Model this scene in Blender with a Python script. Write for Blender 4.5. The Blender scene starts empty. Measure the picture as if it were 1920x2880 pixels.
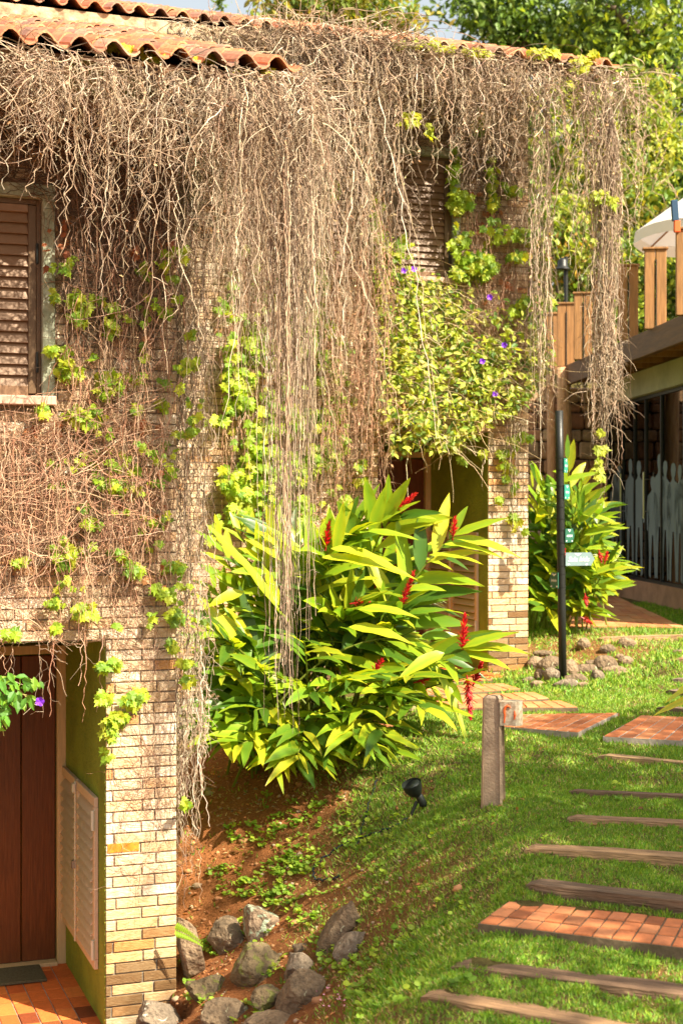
import bpy, math, random
import numpy as np
from mathutils import Vector, Matrix, noise as mnoise

random.seed(7)
rng = np.random.default_rng(11)
SC = bpy.context.scene
COL = SC.collection
R = math.radians

# ------------------------------------------------------------------ camera
F, CX, VH, H = 4200.0, 960.0, 1420.0, 3.14      # focal in photo px, centre, horizon row, eye height
cam_d = bpy.data.cameras.new("camera")
cam = bpy.data.objects.new("camera", cam_d)
COL.objects.link(cam)
cam.location = (0, 0, H)
cam.rotation_euler = (R(90), 0, 0)
cam_d.sensor_fit = 'VERTICAL'
cam_d.sensor_height = 36.0
cam_d.sensor_width = 24.0
cam_d.lens = 52.5
cam_d.shift_y = -20.0 / 2880.0
cam_d.clip_end = 1000
cam_d.clip_start = 0.05
cam_d.dof.use_dof = True
cam_d.dof.focus_distance = 9.6
cam_d.dof.aperture_fstop = 3.2
SC.camera = cam

# ------------------------------------------------------------------ light
SUN_EL, SUN_AZ = R(46), R(52.5)                   # azimuth: to the right of straight behind the camera
S = Vector((math.sin(SUN_AZ) * math.cos(SUN_EL), -math.cos(SUN_AZ) * math.cos(SUN_EL), math.sin(SUN_EL)))
sun_d = bpy.data.lights.new("sun", 'SUN')
sun_d.energy = 5.0
sun_d.angle = R(0.5)
sun_d.color = (1.0, 0.89, 0.70)
sun = bpy.data.objects.new("sun", sun_d)
COL.objects.link(sun)
sun.rotation_euler = S.to_track_quat('Z', 'Y').to_euler()
sun.location = (20, -15, 30)
W = bpy.data.worlds.new("World")
SC.world = W
W.use_nodes = True
wn = W.node_tree.nodes
sky = wn.new('ShaderNodeTexSky')
sky.sky_type = 'NISHITA'
sky.sun_disc = False
sky.sun_elevation = SUN_EL
sky.sun_rotation = math.atan2(S.x, S.y)
sky.air_density = 1.6
sky.dust_density = 7.0
sky.ozone_density = 0.8
bg = wn['Background']
bg.inputs[1].default_value = 0.09
pale_mix = wn.new('ShaderNodeMix')                     # near-white mixed into the sky to pale it and lift the fill
pale_mix.data_type = 'RGBA'
pale_mix.inputs[0].default_value = .5
pale_mix.inputs[7].default_value = (3.5, 3.5, 3.4, 1)
W.node_tree.links.new(sky.outputs[0], pale_mix.inputs[6])
W.node_tree.links.new(pale_mix.outputs[2], bg.inputs[0])
SC.view_settings.view_transform = 'Standard'
SC.view_settings.look = 'None'
SC.view_settings.exposure = 1.58
SC.view_settings.gamma = 1
SC.view_settings.use_curve_mapping = False
SC.render.engine = 'CYCLES'
SC.cycles.max_bounces = 8
SC.cycles.transparent_max_bounces = 8


def P(u, v, d):
    return Vector(((u - CX) / F * d, d, H - (v - VH) / F * d))


K = 1920 / 1568.0


def PD(x, y, d):
    return P(x * K, y * K, d)


# ------------------------------------------------------------------ materials
def mat(name, col=(.5, .5, .5), rough=.8, nscale=0, namt=0.0, col2=None, bump=0, bscale=40, attr=False,
        trans=0, metallic=0, spec=.4, stretch=None, detail=5, rand_trans=None):
    m = bpy.data.materials.new(name)
    m.use_nodes = True
    N, Lk = m.node_tree.nodes, m.node_tree.links
    b = N['Principled BSDF']
    b.inputs['Roughness'].default_value = rough
    b.inputs['Metallic'].default_value = metallic
    b.inputs['Specular IOR Level'].default_value = spec
    tc = N.new('ShaderNodeTexCoord')
    mp = N.new('ShaderNodeMapping')
    Lk.new(tc.outputs['Object'], mp.inputs[0])
    if stretch:
        mp.inputs['Scale'].default_value = stretch
    src = None
    rgb = N.new('ShaderNodeRGB')
    rgb.outputs[0].default_value = (*col, 1)
    src = rgb.outputs[0]
    if nscale:
        n = N.new('ShaderNodeTexNoise')
        n.inputs['Scale'].default_value = nscale
        n.inputs['Detail'].default_value = detail
        n.inputs['Roughness'].default_value = .65
        Lk.new(mp.outputs[0], n.inputs['Vector'])
        cr = N.new('ShaderNodeValToRGB')
        cr.color_ramp.elements[0].position = .35
        cr.color_ramp.elements[1].position = .68
        Lk.new(n.outputs['Fac'], cr.inputs[0])
        c2 = col2 if col2 else tuple(c * (1 - namt) for c in col)
        mx = N.new('ShaderNodeMix')
        mx.data_type = 'RGBA'
        mx.inputs[7].default_value = (*c2, 1)
        Lk.new(src, mx.inputs[6])
        Lk.new(cr.outputs[0], mx.inputs[0])
        src = mx.outputs[2]
    if attr:
        a = N.new('ShaderNodeAttribute')
        a.attribute_name = 'Col'
        mm = N.new('ShaderNodeMix')
        mm.data_type = 'RGBA'
        mm.blend_type = 'MULTIPLY'
        mm.inputs[0].default_value = 1
        Lk.new(src, mm.inputs[6])
        Lk.new(a.outputs['Color'], mm.inputs[7])
        src = mm.outputs[2]
    Lk.new(src, b.inputs['Base Color'])
    if bump:
        n2 = N.new('ShaderNodeTexNoise')
        n2.inputs['Scale'].default_value = bscale
        n2.inputs['Detail'].default_value = 6
        Lk.new(mp.outputs[0], n2.inputs['Vector'])
        bp = N.new('ShaderNodeBump')
        bp.inputs['Strength'].default_value = bump
        bp.inputs['Distance'].default_value = .02
        Lk.new(n2.outputs['Fac'], bp.inputs['Height'])
        Lk.new(bp.outputs[0], b.inputs['Normal'])
    if trans:
        t = N.new('ShaderNodeBsdfTranslucent')
        ms = N.new('ShaderNodeMixShader')
        ms.inputs[0].default_value = trans
        # light through a leaf comes out yellower
        hs = N.new('ShaderNodeMix')
        hs.data_type = 'RGBA'
        hs.blend_type = 'MULTIPLY'
        hs.inputs[0].default_value = 1
        hs.inputs[7].default_value = (1.5, 1.35, .5, 1) if rand_trans is None else (*rand_trans, 1)
        Lk.new(src, hs.inputs[6])
        Lk.new(hs.outputs[2], t.inputs[0])
        Lk.new(b.outputs[0], ms.inputs[1])
        Lk.new(t.outputs[0], ms.inputs[2])
        Lk.new(ms.outputs[0], N['Material Output'].inputs[0])
    return m


M = {}
M['brick'] = mat('pale_brick', (1, 1, 1), .85, 22, 0, col2=(.72, .6, .44), bump=.4, bscale=60, attr=True, stretch=(1, 1, 3), detail=8)
M['mortar'] = mat('mortar', (.30, .25, .19), .95, 9, .4, bump=.4, bscale=50)
M['green'] = mat('green_plaster', (.27, .32, .035), .9, 3, .35, bump=.9, bscale=45)
M['plaster'] = mat('stained_plaster', (.52, .42, .27), .92, 11, 0, col2=(.2, .14, .08), bump=.5, bscale=30)
M['whiteboard'] = mat('weathered_white_board', (.66, .62, .52), .8, 3, .35, bump=.2, stretch=(1, 1, 5))
M['tile'] = mat('clay_roof_tile', (1, 1, 1), .7, 9, .3, bump=.35, bscale=40, attr=True)
M['doorwood'] = mat('red_brown_door_wood', (.16, .045, .012), .42, 5, .45, stretch=(14, 14, 1), bump=.15, bscale=6)
M['framewood'] = mat('pale_frame_wood', (.62, .44, .25), .6, 8, .2, stretch=(10, 10, 1))
M['stone_frame'] = mat('greenish_concrete_frame', (.42, .45, .34), .9, 12, 0, col2=(.2, .23, .15), bump=.4, bscale=60)
M['shutter'] = mat('brown_shutter_paint', (.25, .145, .08), .5, 20, .12)
M['shutter_dark'] = mat('dark_shutter_frame_paint', (.13, .075, .035), .5, 20, .2)
M['cabinet'] = mat('tan_louver_paint', (.68, .49, .35), .55, 10, .12)
M['cream'] = mat('cream_strip_paint', (.62, .56, .45), .5)
M['metal'] = mat('steel', (.45, .43, .4), .35, metallic=.9)
M['black'] = mat('black_painted_metal', (.016, .018, .016), .42, 30, .3, bump=.1, bscale=80)
M['darkplastic'] = mat('dark_green_plastic', (.018, .026, .02), .5, 30, .4)
M['orange'] = mat('orange_paving_tile', (1, 1, 1), .8, 25, .2, bump=.3, bscale=70, attr=True)
M['grout'] = mat('pale_grout', (.50, .43, .35), .95, 15, .4, bump=.3)
M['darkgrout'] = mat('dirty_grout', (.17, .12, .07), .95, 15, .4, bump=.3)
M['concrete'] = mat('rough_concrete', (.42, .31, .21), .92, 5, .25, bump=.35, bscale=60)
M['concrete_slab'] = mat('grey_green_concrete', (.52, .50, .36), .9, 1.6, .35, bump=.3, bscale=12)
M['sleeper'] = mat('weathered_sleeper', (1, 1, 1), .9, 4, .6, bump=1.0, bscale=9, stretch=(1, 14, 14), attr=True)
M['deckwood'] = mat('deck_timber', (.34, .17, .06), .65, 3, .4, stretch=(9, 9, 1), bump=.3, bscale=5)
M['deckdark'] = mat('dark_deck_timber', (.17, .075, .025), .6, 3, .4, stretch=(2, 1, 8), bump=.2, bscale=5)
M['column'] = mat('rough_timber_column', (.74, .44, .24), .85, 3, 0, col2=(.45, .22, .10), stretch=(8, 8, 1), bump=.8, bscale=6)
M['stonewall'] = mat('brown_wall_stone', (1, 1, 1), .9, 5, .45, bump=.7, bscale=18, attr=True)
M['vine'] = mat('dry_vine_bark', (1, 1, 1), .85, 0, attr=True)
M['leaf'] = mat('creeper_leaf', (1, 1, 1), .5, 0, attr=True, trans=.42)
M['ginger'] = mat('ginger_leaf', (1, 1, 1), .38, 0, attr=True, trans=.42, spec=.5)
M['bract'] = mat('red_bract', (1, 1, 1), .45, 0, attr=True, trans=.25, rand_trans=(1.1, .8, .8))
M['petal'] = mat('purple_petal', (.25, .05, .75), .5, trans=.3, rand_trans=(1, 1, 1))
M['pink'] = mat('pink_petal', (.8, .35, .45), .5)
M['treeleaf'] = mat('tree_leaf', (1, 1, 1), .5, 0, attr=True, trans=.35)
M['bark'] = mat('tree_bark', (.17, .12, .08), .9, 8, .4, bump=.6, bscale=12, stretch=(4, 4, 1))
M['grassm'] = mat('grass_blade', (1, 1, 1), .55, 0, attr=True, trans=.3)
M['rubber'] = mat('doormat_fibre', (.16, .14, .09), .98, 60, .4, bump=1, bscale=150)
M['cable'] = mat('black_cable', (.012, .02, .028), .5)
M['canvas'] = mat('white_canvas', (.82, .8, .76), .8, trans=.3, rand_trans=(1, 1, 1))
M['blue'] = mat('dark_blue_strap', (.02, .06, .12), .5)
M['signteal'] = mat('teal_sign_paint', (.04, .30, .22), .45, 6, .15)
M['signgrey'] = mat('grey_blue_sign_paint', (.20, .29, .30), .4, 10, .2)
M['signdark'] = mat('dark_green_sign_paint', (.03, .13, .085), .45, 6, .15)
M['white'] = mat('white_lettering', (.8, .82, .8), .6)
M['frost'] = mat('frosted_film', (.17, .205, .205), .7, 8, .12)
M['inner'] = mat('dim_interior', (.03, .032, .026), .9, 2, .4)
M['orangepaint'] = mat('orange_red_paint', (.75, .13, .03), .5)
M['speckle'] = mat('cream_speckled_glaze', (.62, .56, .42), .5, 45, 0, col2=(.3, .2, .12))

g = bpy.data.materials.new('dark_glass')
g.use_nodes = True
gb = g.node_tree.nodes['Principled BSDF']
gb.inputs['Base Color'].default_value = (.30, .36, .33, 1)
gb.inputs['Roughness'].default_value = .03
gb.inputs['Transmission Weight'].default_value = .0
gl = g.node_tree
tr = gl.nodes.new('ShaderNodeBsdfTransparent')
tr.inputs[0].default_value = (.55, .62, .58, 1)
gg = gl.nodes.new('ShaderNodeBsdfGlossy')
gg.inputs['Roughness'].default_value = .02
gg.inputs[0].default_value = (.9, .9, .9, 1)
fr = gl.nodes.new('ShaderNodeFresnel')
fr.inputs[0].default_value = 1.5
mx = gl.nodes.new('ShaderNodeMixShader')
gl.links.new(fr.outputs[0], mx.inputs[0])
gl.links.new(tr.outputs[0], mx.inputs[1])
gl.links.new(gg.outputs[0], mx.inputs[2])
gl.links.new(mx.outputs[0], gl.nodes['Material Output'].inputs[0])
M['glass'] = g


def rock_mat(name, c1, c2, lichen, amt):
    m = bpy.data.materials.new(name)
    m.use_nodes = True
    N, Lk = m.node_tree.nodes, m.node_tree.links
    b = N['Principled BSDF']
    b.inputs['Roughness'].default_value = .92
    tc = N.new('ShaderNodeTexCoord')

    def ns(scale, det=6, dist=0.0):
        n = N.new('ShaderNodeTexNoise')
        n.inputs['Scale'].default_value = scale
        n.inputs['Detail'].default_value = det
        n.inputs['Distortion'].default_value = dist
        Lk.new(tc.outputs['Object'], n.inputs['Vector'])
        return n

    def ramp(s, a, bb):
        r = N.new('ShaderNodeValToRGB')
        r.color_ramp.elements[0].position = a
        r.color_ramp.elements[1].position = bb
        Lk.new(s, r.inputs[0])
        return r.outputs[0]

    def mixc(f, a, bcol):
        x = N.new('ShaderNodeMix')
        x.data_type = 'RGBA'
        Lk.new(f, x.inputs[0])
        if isinstance(a, tuple):
            x.inputs[6].default_value = (*a, 1)
        else:
            Lk.new(a, x.inputs[6])
        x.inputs[7].default_value = (*bcol, 1)
        return x.outputs[2]
    c = mixc(ramp(ns(9).outputs['Fac'], .35, .65), c1, c2)
    c = mixc(ramp(ns(38).outputs['Fac'], .5, .62), c, tuple(x * .55 for x in c1))
    c = mixc(ramp(ns(13, 8, 1.2).outputs['Fac'], .66 - amt, .70 - amt), c, lichen)
    Lk.new(c, b.inputs['Base Color'])
    n2 = ns(28, 8)
    bp = N.new('ShaderNodeBump')
    bp.inputs['Strength'].default_value = 1.0
    bp.inputs['Distance'].default_value = .035
    Lk.new(n2.outputs['Fac'], bp.inputs['Height'])
    Lk.new(bp.outputs[0], b.inputs['Normal'])
    return m


M['rock_brown'] = rock_mat('brown_rock', (.21, .145, .085), (.11, .075, .045), (.36, .34, .22), .03)
M['rock_grey'] = rock_mat('grey_rock', (.25, .19, .13), (.13, .10, .07), (.5, .48, .40), .03)
M['rock_lichen'] = rock_mat('lichen_rock', (.27, .19, .12), (.17, .12, .08), (.36, .42, .29), .13)
M['rock_tan'] = rock_mat('tan_river_stone', (.29, .20, .12), (.18, .12, .07), (.36, .28, .18), .0)
M['rock_moss'] = rock_mat('mossy_rock', (.17, .12, .06), (.09, .065, .035), (.13, .13, .03), .15)

# ground: orange soil showing through thatch and low green
gm = bpy.data.materials.new('soil_and_turf')
gm.use_nodes = True
N, Lk = gm.node_tree.nodes, gm.node_tree.links
b = N['Principled BSDF']
b.inputs['Roughness'].default_value = .95
b.inputs['Specular IOR Level'].default_value = .15
tc = N.new('ShaderNodeTexCoord')
at = N.new('ShaderNodeAttribute')
at.attribute_name = 'Col'


def _n(scale, det=6):
    n = N.new('ShaderNodeTexNoise')
    n.inputs['Scale'].default_value = scale
    n.inputs['Detail'].default_value = det
    n.inputs['Roughness'].default_value = .7
    Lk.new(tc.outputs['Object'], n.inputs['Vector'])
    return n


n1, n2 = _n(7), _n(60, 8)
cr = N.new('ShaderNodeValToRGB')
cr.color_ramp.elements[0].position = .3
cr.color_ramp.elements[0].color = (.55, .55, .55, 1)
cr.color_ramp.elements[1].position = .7
cr.color_ramp.elements[1].color = (1.2, 1.2, 1.2, 1)
Lk.new(n2.outputs['Fac'], cr.inputs[0])
mm = N.new('ShaderNodeMix')
mm.data_type = 'RGBA'
mm.blend_type = 'MULTIPLY'
mm.inputs[0].default_value = 1
Lk.new(at.outputs['Color'], mm.inputs[6])
Lk.new(cr.outputs[0], mm.inputs[7])
Lk.new(mm.outputs[2], b.inputs['Base Color'])
bp = N.new('ShaderNodeBump')
bp.inputs['Strength'].default_value = 1.0
bp.inputs['Distance'].default_value = .06
ad = N.new('ShaderNodeMath')
Lk.new(n1.outputs['Fac'], ad.inputs[0])
Lk.new(n2.outputs['Fac'], ad.inputs[1])
Lk.new(ad.outputs[0], bp.inputs['Height'])
Lk.new(bp.outputs[0], b.inputs['Normal'])
M['ground'] = gm


# ------------------------------------------------------------------ scene-graph helpers
def tag(o, label=None, cat=None, group=None, kind=None):
    if label: o['label'] = label
    if cat: o['category'] = cat
    if group: o['group'] = group
    if kind: o['kind'] = kind
    return o


def thing(name, loc, label, cat, rz=0, group=None):
    o = bpy.data.objects.new(name, None)
    COL.objects.link(o)
    o.empty_display_size = .1
    o.location = loc
    o.rotation_euler = (0, 0, rz)
    return tag(o, label, cat, group)


class MB:
    """collects shapes and links them as one mesh object"""

    def __init__(self):
        self.V, self.Fc, self.Mi, self.C, self.n = [], [], [], [], 0

    def add(self, V, Fs, col=(1, 1, 1), mi=0):
        V = np.asarray(V, float).reshape(-1, 3)
        if not isinstance(Fs, list) or (len(Fs) and not isinstance(Fs[0], np.ndarray)):
            Fs = [np.asarray(Fs, int)]
        for f in Fs:
            self.Fc.append(f + self.n)
            self.Mi.append(np.full(len(f), mi))
        col = np.asarray(col, float)
        if col.ndim == 1:
            col = np.tile(col, (len(V), 1))
        self.V.append(V)
        self.C.append(col)
        self.n += len(V)

    def box(self, c, s, rz=0, col=(1, 1, 1), mi=0, rx=0, ry=0, bev=0):
        x, y, z = s[0] / 2, s[1] / 2, s[2] / 2
        if bev:
            b = min(bev, x * .9, y * .9, z * .9)
            V = []
            for sz in (-1, 1):
                for (dx, dy, dz) in ((0, b, b), (b, 0, b), (b, b, 0)):
                    pass
            # chamfered box from three nested shells
            pts = []
            for sx in (-1, 1):
                for sy in (-1, 1):
                    for sz in (-1, 1):
                        pts += [(sx * x, sy * (y - b), sz * (z - b)), (sx * (x - b), sy * y, sz * (z - b)), (sx * (x - b), sy * (y - b), sz * z)]

            def ix(sx, sy, sz, k):
                return (((sx > 0) * 2 + (sy > 0)) * 2 + (sz > 0)) * 3 + k
            q, t = [], []
            for s_ in (-1, 1):
                q.append([ix(s_, -1, -1, 0), ix(s_, 1, -1, 0), ix(s_, 1, 1, 0), ix(s_, -1, 1, 0)][::s_])
                q.append([ix(-1, s_, -1, 1), ix(-1, s_, 1, 1), ix(1, s_, 1, 1), ix(1, s_, -1, 1)][::s_])
                q.append([ix(-1, -1, s_, 2), ix(1, -1, s_, 2), ix(1, 1, s_, 2), ix(-1, 1, s_, 2)][::s_])
            for a in (-1, 1):
                for c_ in (-1, 1):
                    q.append([ix(a, c_, -1, 0), ix(a, c_, -1, 1), ix(a, c_, 1, 1), ix(a, c_, 1, 0)][::a * c_])
                    q.append([ix(a, -1, c_, 0), ix(a, 1, c_, 0), ix(a, 1, c_, 2), ix(a, -1, c_, 2)][::a * c_])
                    q.append([ix(-1, a, c_, 1), ix(-1, a, c_, 2), ix(1, a, c_, 2), ix(1, a, c_, 1)][::a * c_])
            for sx in (-1, 1):
                for sy in (-1, 1):
                    for sz in (-1, 1):
                        t.append([ix(sx, sy, sz, 0), ix(sx, sy, sz, 1), ix(sx, sy, sz, 2)][::sx * sy * sz])
            V = np.array(pts)
            Fs = [np.array(q), np.array(t)]
        else:
            V = np.array([(a, b_, c_) for a in (-x, x) for b_ in (-y, y) for c_ in (-z, z)])
            Fs = [np.array([(0, 1, 3, 2), (4, 6, 7, 5), (0, 4, 5, 1), (2, 3, 7, 6), (0, 2, 6, 4), (1, 5, 7, 3)])]
        Rm = np.array((Matrix.Rotation(rz, 3, 'Z') @ Matrix.Rotation(ry, 3, 'Y') @ Matrix.Rotation(rx, 3, 'X')))
        self.add(V @ Rm.T + np.array(c), Fs, col, mi)

    def tube(self, pts, r, sides=6, col=(1, 1, 1), mi=0, cap=True):
        pts = np.array([tuple(p) for p in pts], float)
        n = len(pts)
        r = np.broadcast_to(np.asarray(r, float), (n,))
        t = np.gradient(pts, axis=0)
        t /= np.linalg.norm(t, axis=1)[:, None] + 1e-9
        ref = np.array([0, 0, 1.]) if abs(t[0][2]) < .9 else np.array([1., 0, 0])
        a = np.cross(t, ref)
        a /= np.linalg.norm(a, axis=1)[:, None] + 1e-9
        for i in range(1, n):                        # keep the frame from flipping
            a[i] = a[i - 1] - t[i] * np.dot(a[i - 1], t[i])
            a[i] /= np.linalg.norm(a[i]) + 1e-9
        b_ = np.cross(t, a)
        th = np.linspace(0, 2 * np.pi, sides, endpoint=False)
        V = (pts[:, None] + r[:, None, None] * (np.cos(th)[None, :, None] * a[:, None] + np.sin(th)[None, :, None] * b_[:, None])).reshape(-1, 3)
        i, j = np.meshgrid(np.arange(n - 1), np.arange(sides), indexing='ij')
        i, j = i.ravel(), j.ravel()
        j2 = (j + 1) % sides
        q = np.stack([i * sides + j, i * sides + j2, (i + 1) * sides + j2, (i + 1) * sides + j], 1)
        Fs = [q]
        if cap:
            Fs.append(np.array([list(range(sides))[::-1]]))
            Fs.append(np.array([list(range((n - 1) * sides, n * sides))]))
        self.add(V, Fs, col, mi)

    def tubes(self, Pn, Rn, cols, sides=3, mi=0):
        """many polylines at once: Pn (k,m,3), Rn (k,m), cols (k,3)"""
        Pn = np.asarray(Pn, float)
        k, m, _ = Pn.shape
        t = np.gradient(Pn, axis=1)
        t /= np.linalg.norm(t, axis=2)[..., None] + 1e-9
        ref = rng.normal(size=(k, 1, 3))
        a = np.cross(t, ref)
        a /= np.linalg.norm(a, axis=2)[..., None] + 1e-9
        b_ = np.cross(t, a)
        th = np.linspace(0, 2 * np.pi, sides, endpoint=False)
        V = Pn[:, :, None] + Rn[:, :, None, None] * (np.cos(th)[:, None] * a[:, :, None] + np.sin(th)[:, None] * b_[:, :, None])
        kk, i, j = np.meshgrid(np.arange(k), np.arange(m - 1), np.arange(sides), indexing='ij')
        kk, i, j = kk.ravel(), i.ravel(), j.ravel()
        j2 = (j + 1) % sides
        base = kk * m * sides
        q = np.stack([base + i * sides + j, base + i * sides + j2, base + (i + 1) * sides + j2, base + (i + 1) * sides + j], 1)
        self.add(V.reshape(-1, 3), [q], np.repeat(cols, m * sides, axis=0), mi)

    def leaves(self, pos, axis, nrm, size, tmpl, cols, mi=0):
        """many copies of a leaf template (V,F lists): x across, y along, z out"""
        TV, TF = tmpl
        pos = np.asarray(pos, float)
        k = len(pos)
        if k == 0: return
        y = axis / (np.linalg.norm(axis, axis=1)[:, None] + 1e-9)
        z = nrm - y * np.sum(nrm * y, 1)[:, None]
        z /= np.linalg.norm(z, axis=1)[:, None] + 1e-9
        x = np.cross(y, z)
        Rm = np.stack([x, y, z], 2)                 # columns
        V = np.einsum('kij,vj->kvi', Rm, TV) * np.asarray(size)[:, None, None] + pos[:, None]
        nv = len(TV)
        Fs = [(f[None] + (np.arange(k) * nv)[:, None, None]).reshape(-1, f.shape[1]) for f in TF]
        self.add(V.reshape(-1, 3), Fs, np.repeat(cols, nv, axis=0), mi)

    def build(self, name, mats, parent=None, local=False, smooth=False, origin=None):
        me = bpy.data.meshes.new(name)
        V = np.concatenate(self.V)
        off = np.zeros(3)
        if not local:
            if parent is not None: off = np.array(parent.location)
            elif origin is not None: off = np.array(origin)
        V = V - off
        loops = np.concatenate([f.ravel() for f in self.Fc])
        tot = np.concatenate([np.full(len(f), f.shape[1]) for f in self.Fc])
        st = np.concatenate([[0], np.cumsum(tot)[:-1]])
        me.vertices.add(len(V))
        me.vertices.foreach_set('co', V.astype(np.float32).ravel())
        me.loops.add(len(loops))
        me.loops.foreach_set('vertex_index', loops.astype(np.int32))
        me.polygons.add(len(tot))
        me.polygons.foreach_set('loop_start', st.astype(np.int32))
        me.polygons.foreach_set('loop_total', tot.astype(np.int32))
        me.polygons.foreach_set('material_index', np.concatenate(self.Mi).astype(np.int32))
        me.polygons.foreach_set('use_smooth', np.full(len(tot), smooth, dtype=bool))
        ca = me.color_attributes.new('Col', 'FLOAT_COLOR', 'POINT')
        C = np.ones((len(V), 4), np.float32)
        C[:, :3] = np.concatenate(self.C)
        ca.data.foreach_set('color', C.ravel())
        for m in (mats if isinstance(mats, (list, tuple)) else [mats]):
            me.materials.append(m)
        me.update(calc_edges=True)
        o = bpy.data.objects.new(name, me)
        COL.objects.link(o)
        if parent is not None: o.parent = parent
        elif origin is not None: o.location = origin
        return o


def one(name, fn, m, parent=None, local=False, smooth=False, origin=None, **k):
    b_ = MB()
    fn(b_)
    return b_.build(name, m, parent, local, smooth, origin)


# leaf templates
def T_ivy():
    out = [(0, 0), (.16, -.06), (.42, .02), (.36, .18), (.60, .38), (.33, .46), (.30, .66), (.13, .62), (0, 1.0)]
    rim = out + [(-a, b_) for a, b_ in out[-2:0:-1]]
    V = [(0, .32, .0)] + [(x, y, -.22 * abs(x) + .05 * math.sin(9 * x + y) - .12 * max(0, y - .5)) for x, y in rim]
    n = len(rim)
    return np.array(V) - np.array([0, 0, 0]), [np.array([(0, 1 + i, 1 + (i + 1) % n) for i in range(n)])]


def T_ovate():
    V = [(0, 0, 0), (.24, .3, .07), (.2, .65, .05), (0, 1, -.08), (-.2, .65, .05), (-.24, .3, .07), (0, .3, 0), (0, .65, -.01)]
    return np.array(V), [np.array([(0, 1, 6), (0, 6, 5), (2, 3, 7), (3, 4, 7)]), np.array([(1, 2, 7, 6), (6, 7, 4, 5)])]


def T_blade():
    V = [(-.06, 0, 0), (.06, 0, 0), (.045, .55, .05), (-.045, .55, .05), (0, 1, .22)]
    return np.array(V), [np.array([(0, 1, 2, 3)]), np.array([(3, 2, 4)])]


def T_round():
    V = [(0, 0, 0)] + [(.45 * math.sin(a), .5 - .5 * math.cos(a), .06 * math.cos(2 * a)) for a in np.linspace(.5, 2 * math.pi - .5, 7)]
    return np.array(V), [np.array([(0, i, i + 1) for i in range(1, 7)])]


IVY, OVATE, BLADE, ROUND = T_ivy(), T_ovate(), T_blade(), T_round()


def vary(base, k, dv=.25, dh=.08, pal=None):
    if pal is not None:
        c = np.array(pal)[rng.integers(0, len(pal), k)]
    else:
        c = np.tile(np.array(base, float), (k, 1))
    c = c * (1 + rng.uniform(-dv, dv, (k, 1))) * (1 + rng.uniform(-dh, dh, (k, 3)))
    return np.clip(c, 0, 1)


# ------------------------------------------------------------------ houses' frames
TH = R(20.0)
E = np.array([math.cos(TH), math.sin(TH), 0])
B = np.array([-math.sin(TH), math.cos(TH), 0])
O1 = np.array([-1.005, 9.08, 0.0])
O2 = np.array([1.823, 14.647, 1.514])


def LW(O, x, y, z):
    return O + E * x + B * y + np.array([0, 0, z])


# ------------------------------------------------------------------ ground
CP = [(500, 2815, 9.05), (510, 2400, 10), (520, 2250, 11), (540, 2200, 12), (700, 2450, 9.7), (850, 2200, 10.6),
      (740, 2640, 9.0), (600, 2720, 8.9), (640, 2860, 8.2), (850, 2800, 8.1), (1000, 2650, 8.1), (1100, 2850, 6.7),
      (1176, 2798, 6.05), (1261, 2695, 6.4), (1345, 2604, 6.75), (1920, 2700, 6.3), (1470, 2465, 7.4), (1470, 2375, 7.9),
      (1600, 2288, 8.55), (1600, 2218, 9.1), (1675, 2118, 10.1), (1695, 2082, 10.5), (1920, 2800, 5.9), (1920, 2500, 7.1),
      (1920, 2395, 7.7), (1920, 2295, 8.4), (1920, 2140, 9.8), (1385, 2248, 8.57), (1150, 2300, 9.2), (1000, 2100, 10.5),
      (1300, 1992, 12.1), (1736, 2014, 11.8), (1541, 1968, 12.7), (1425, 1897, 14.4), (1581, 1915, 13.5), (1700, 1880, 14.2),
      (1694, 1790, 16), (1911, 1758, 17.6), (1640, 1758, 17.6), (1720, 1682, 22), (1640, 1655, 24), (1920, 1703, 19.3),
      (1860, 1950, 12.9), (1841, 1990, 12), (800, 2030, 12), (1000, 1960, 13.3)]
cp = [tuple(P(*c)) for c in CP]
cp += [(-8, 5, -.5), (-8, 15, 1), (8, 5, 1.6), (8, 12, 2), (3, 0, 1.1), (-1, 2, .3), (-3, 6, -.2), (-2.6, 8.2, -.06), (-1.7, 8.5, -.05),
       (0, 3, .8), (-8, 25, 2.5), (8, 22, 2.1), (0, 26, 2.0), (-60, 0, 0), (60, 0, 5), (0, -60, 0), (0, 110, 8), (60, 110, 14), (-60, 110, 4), (2, 20, 1.85)]
cp = np.array(cp)


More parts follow.
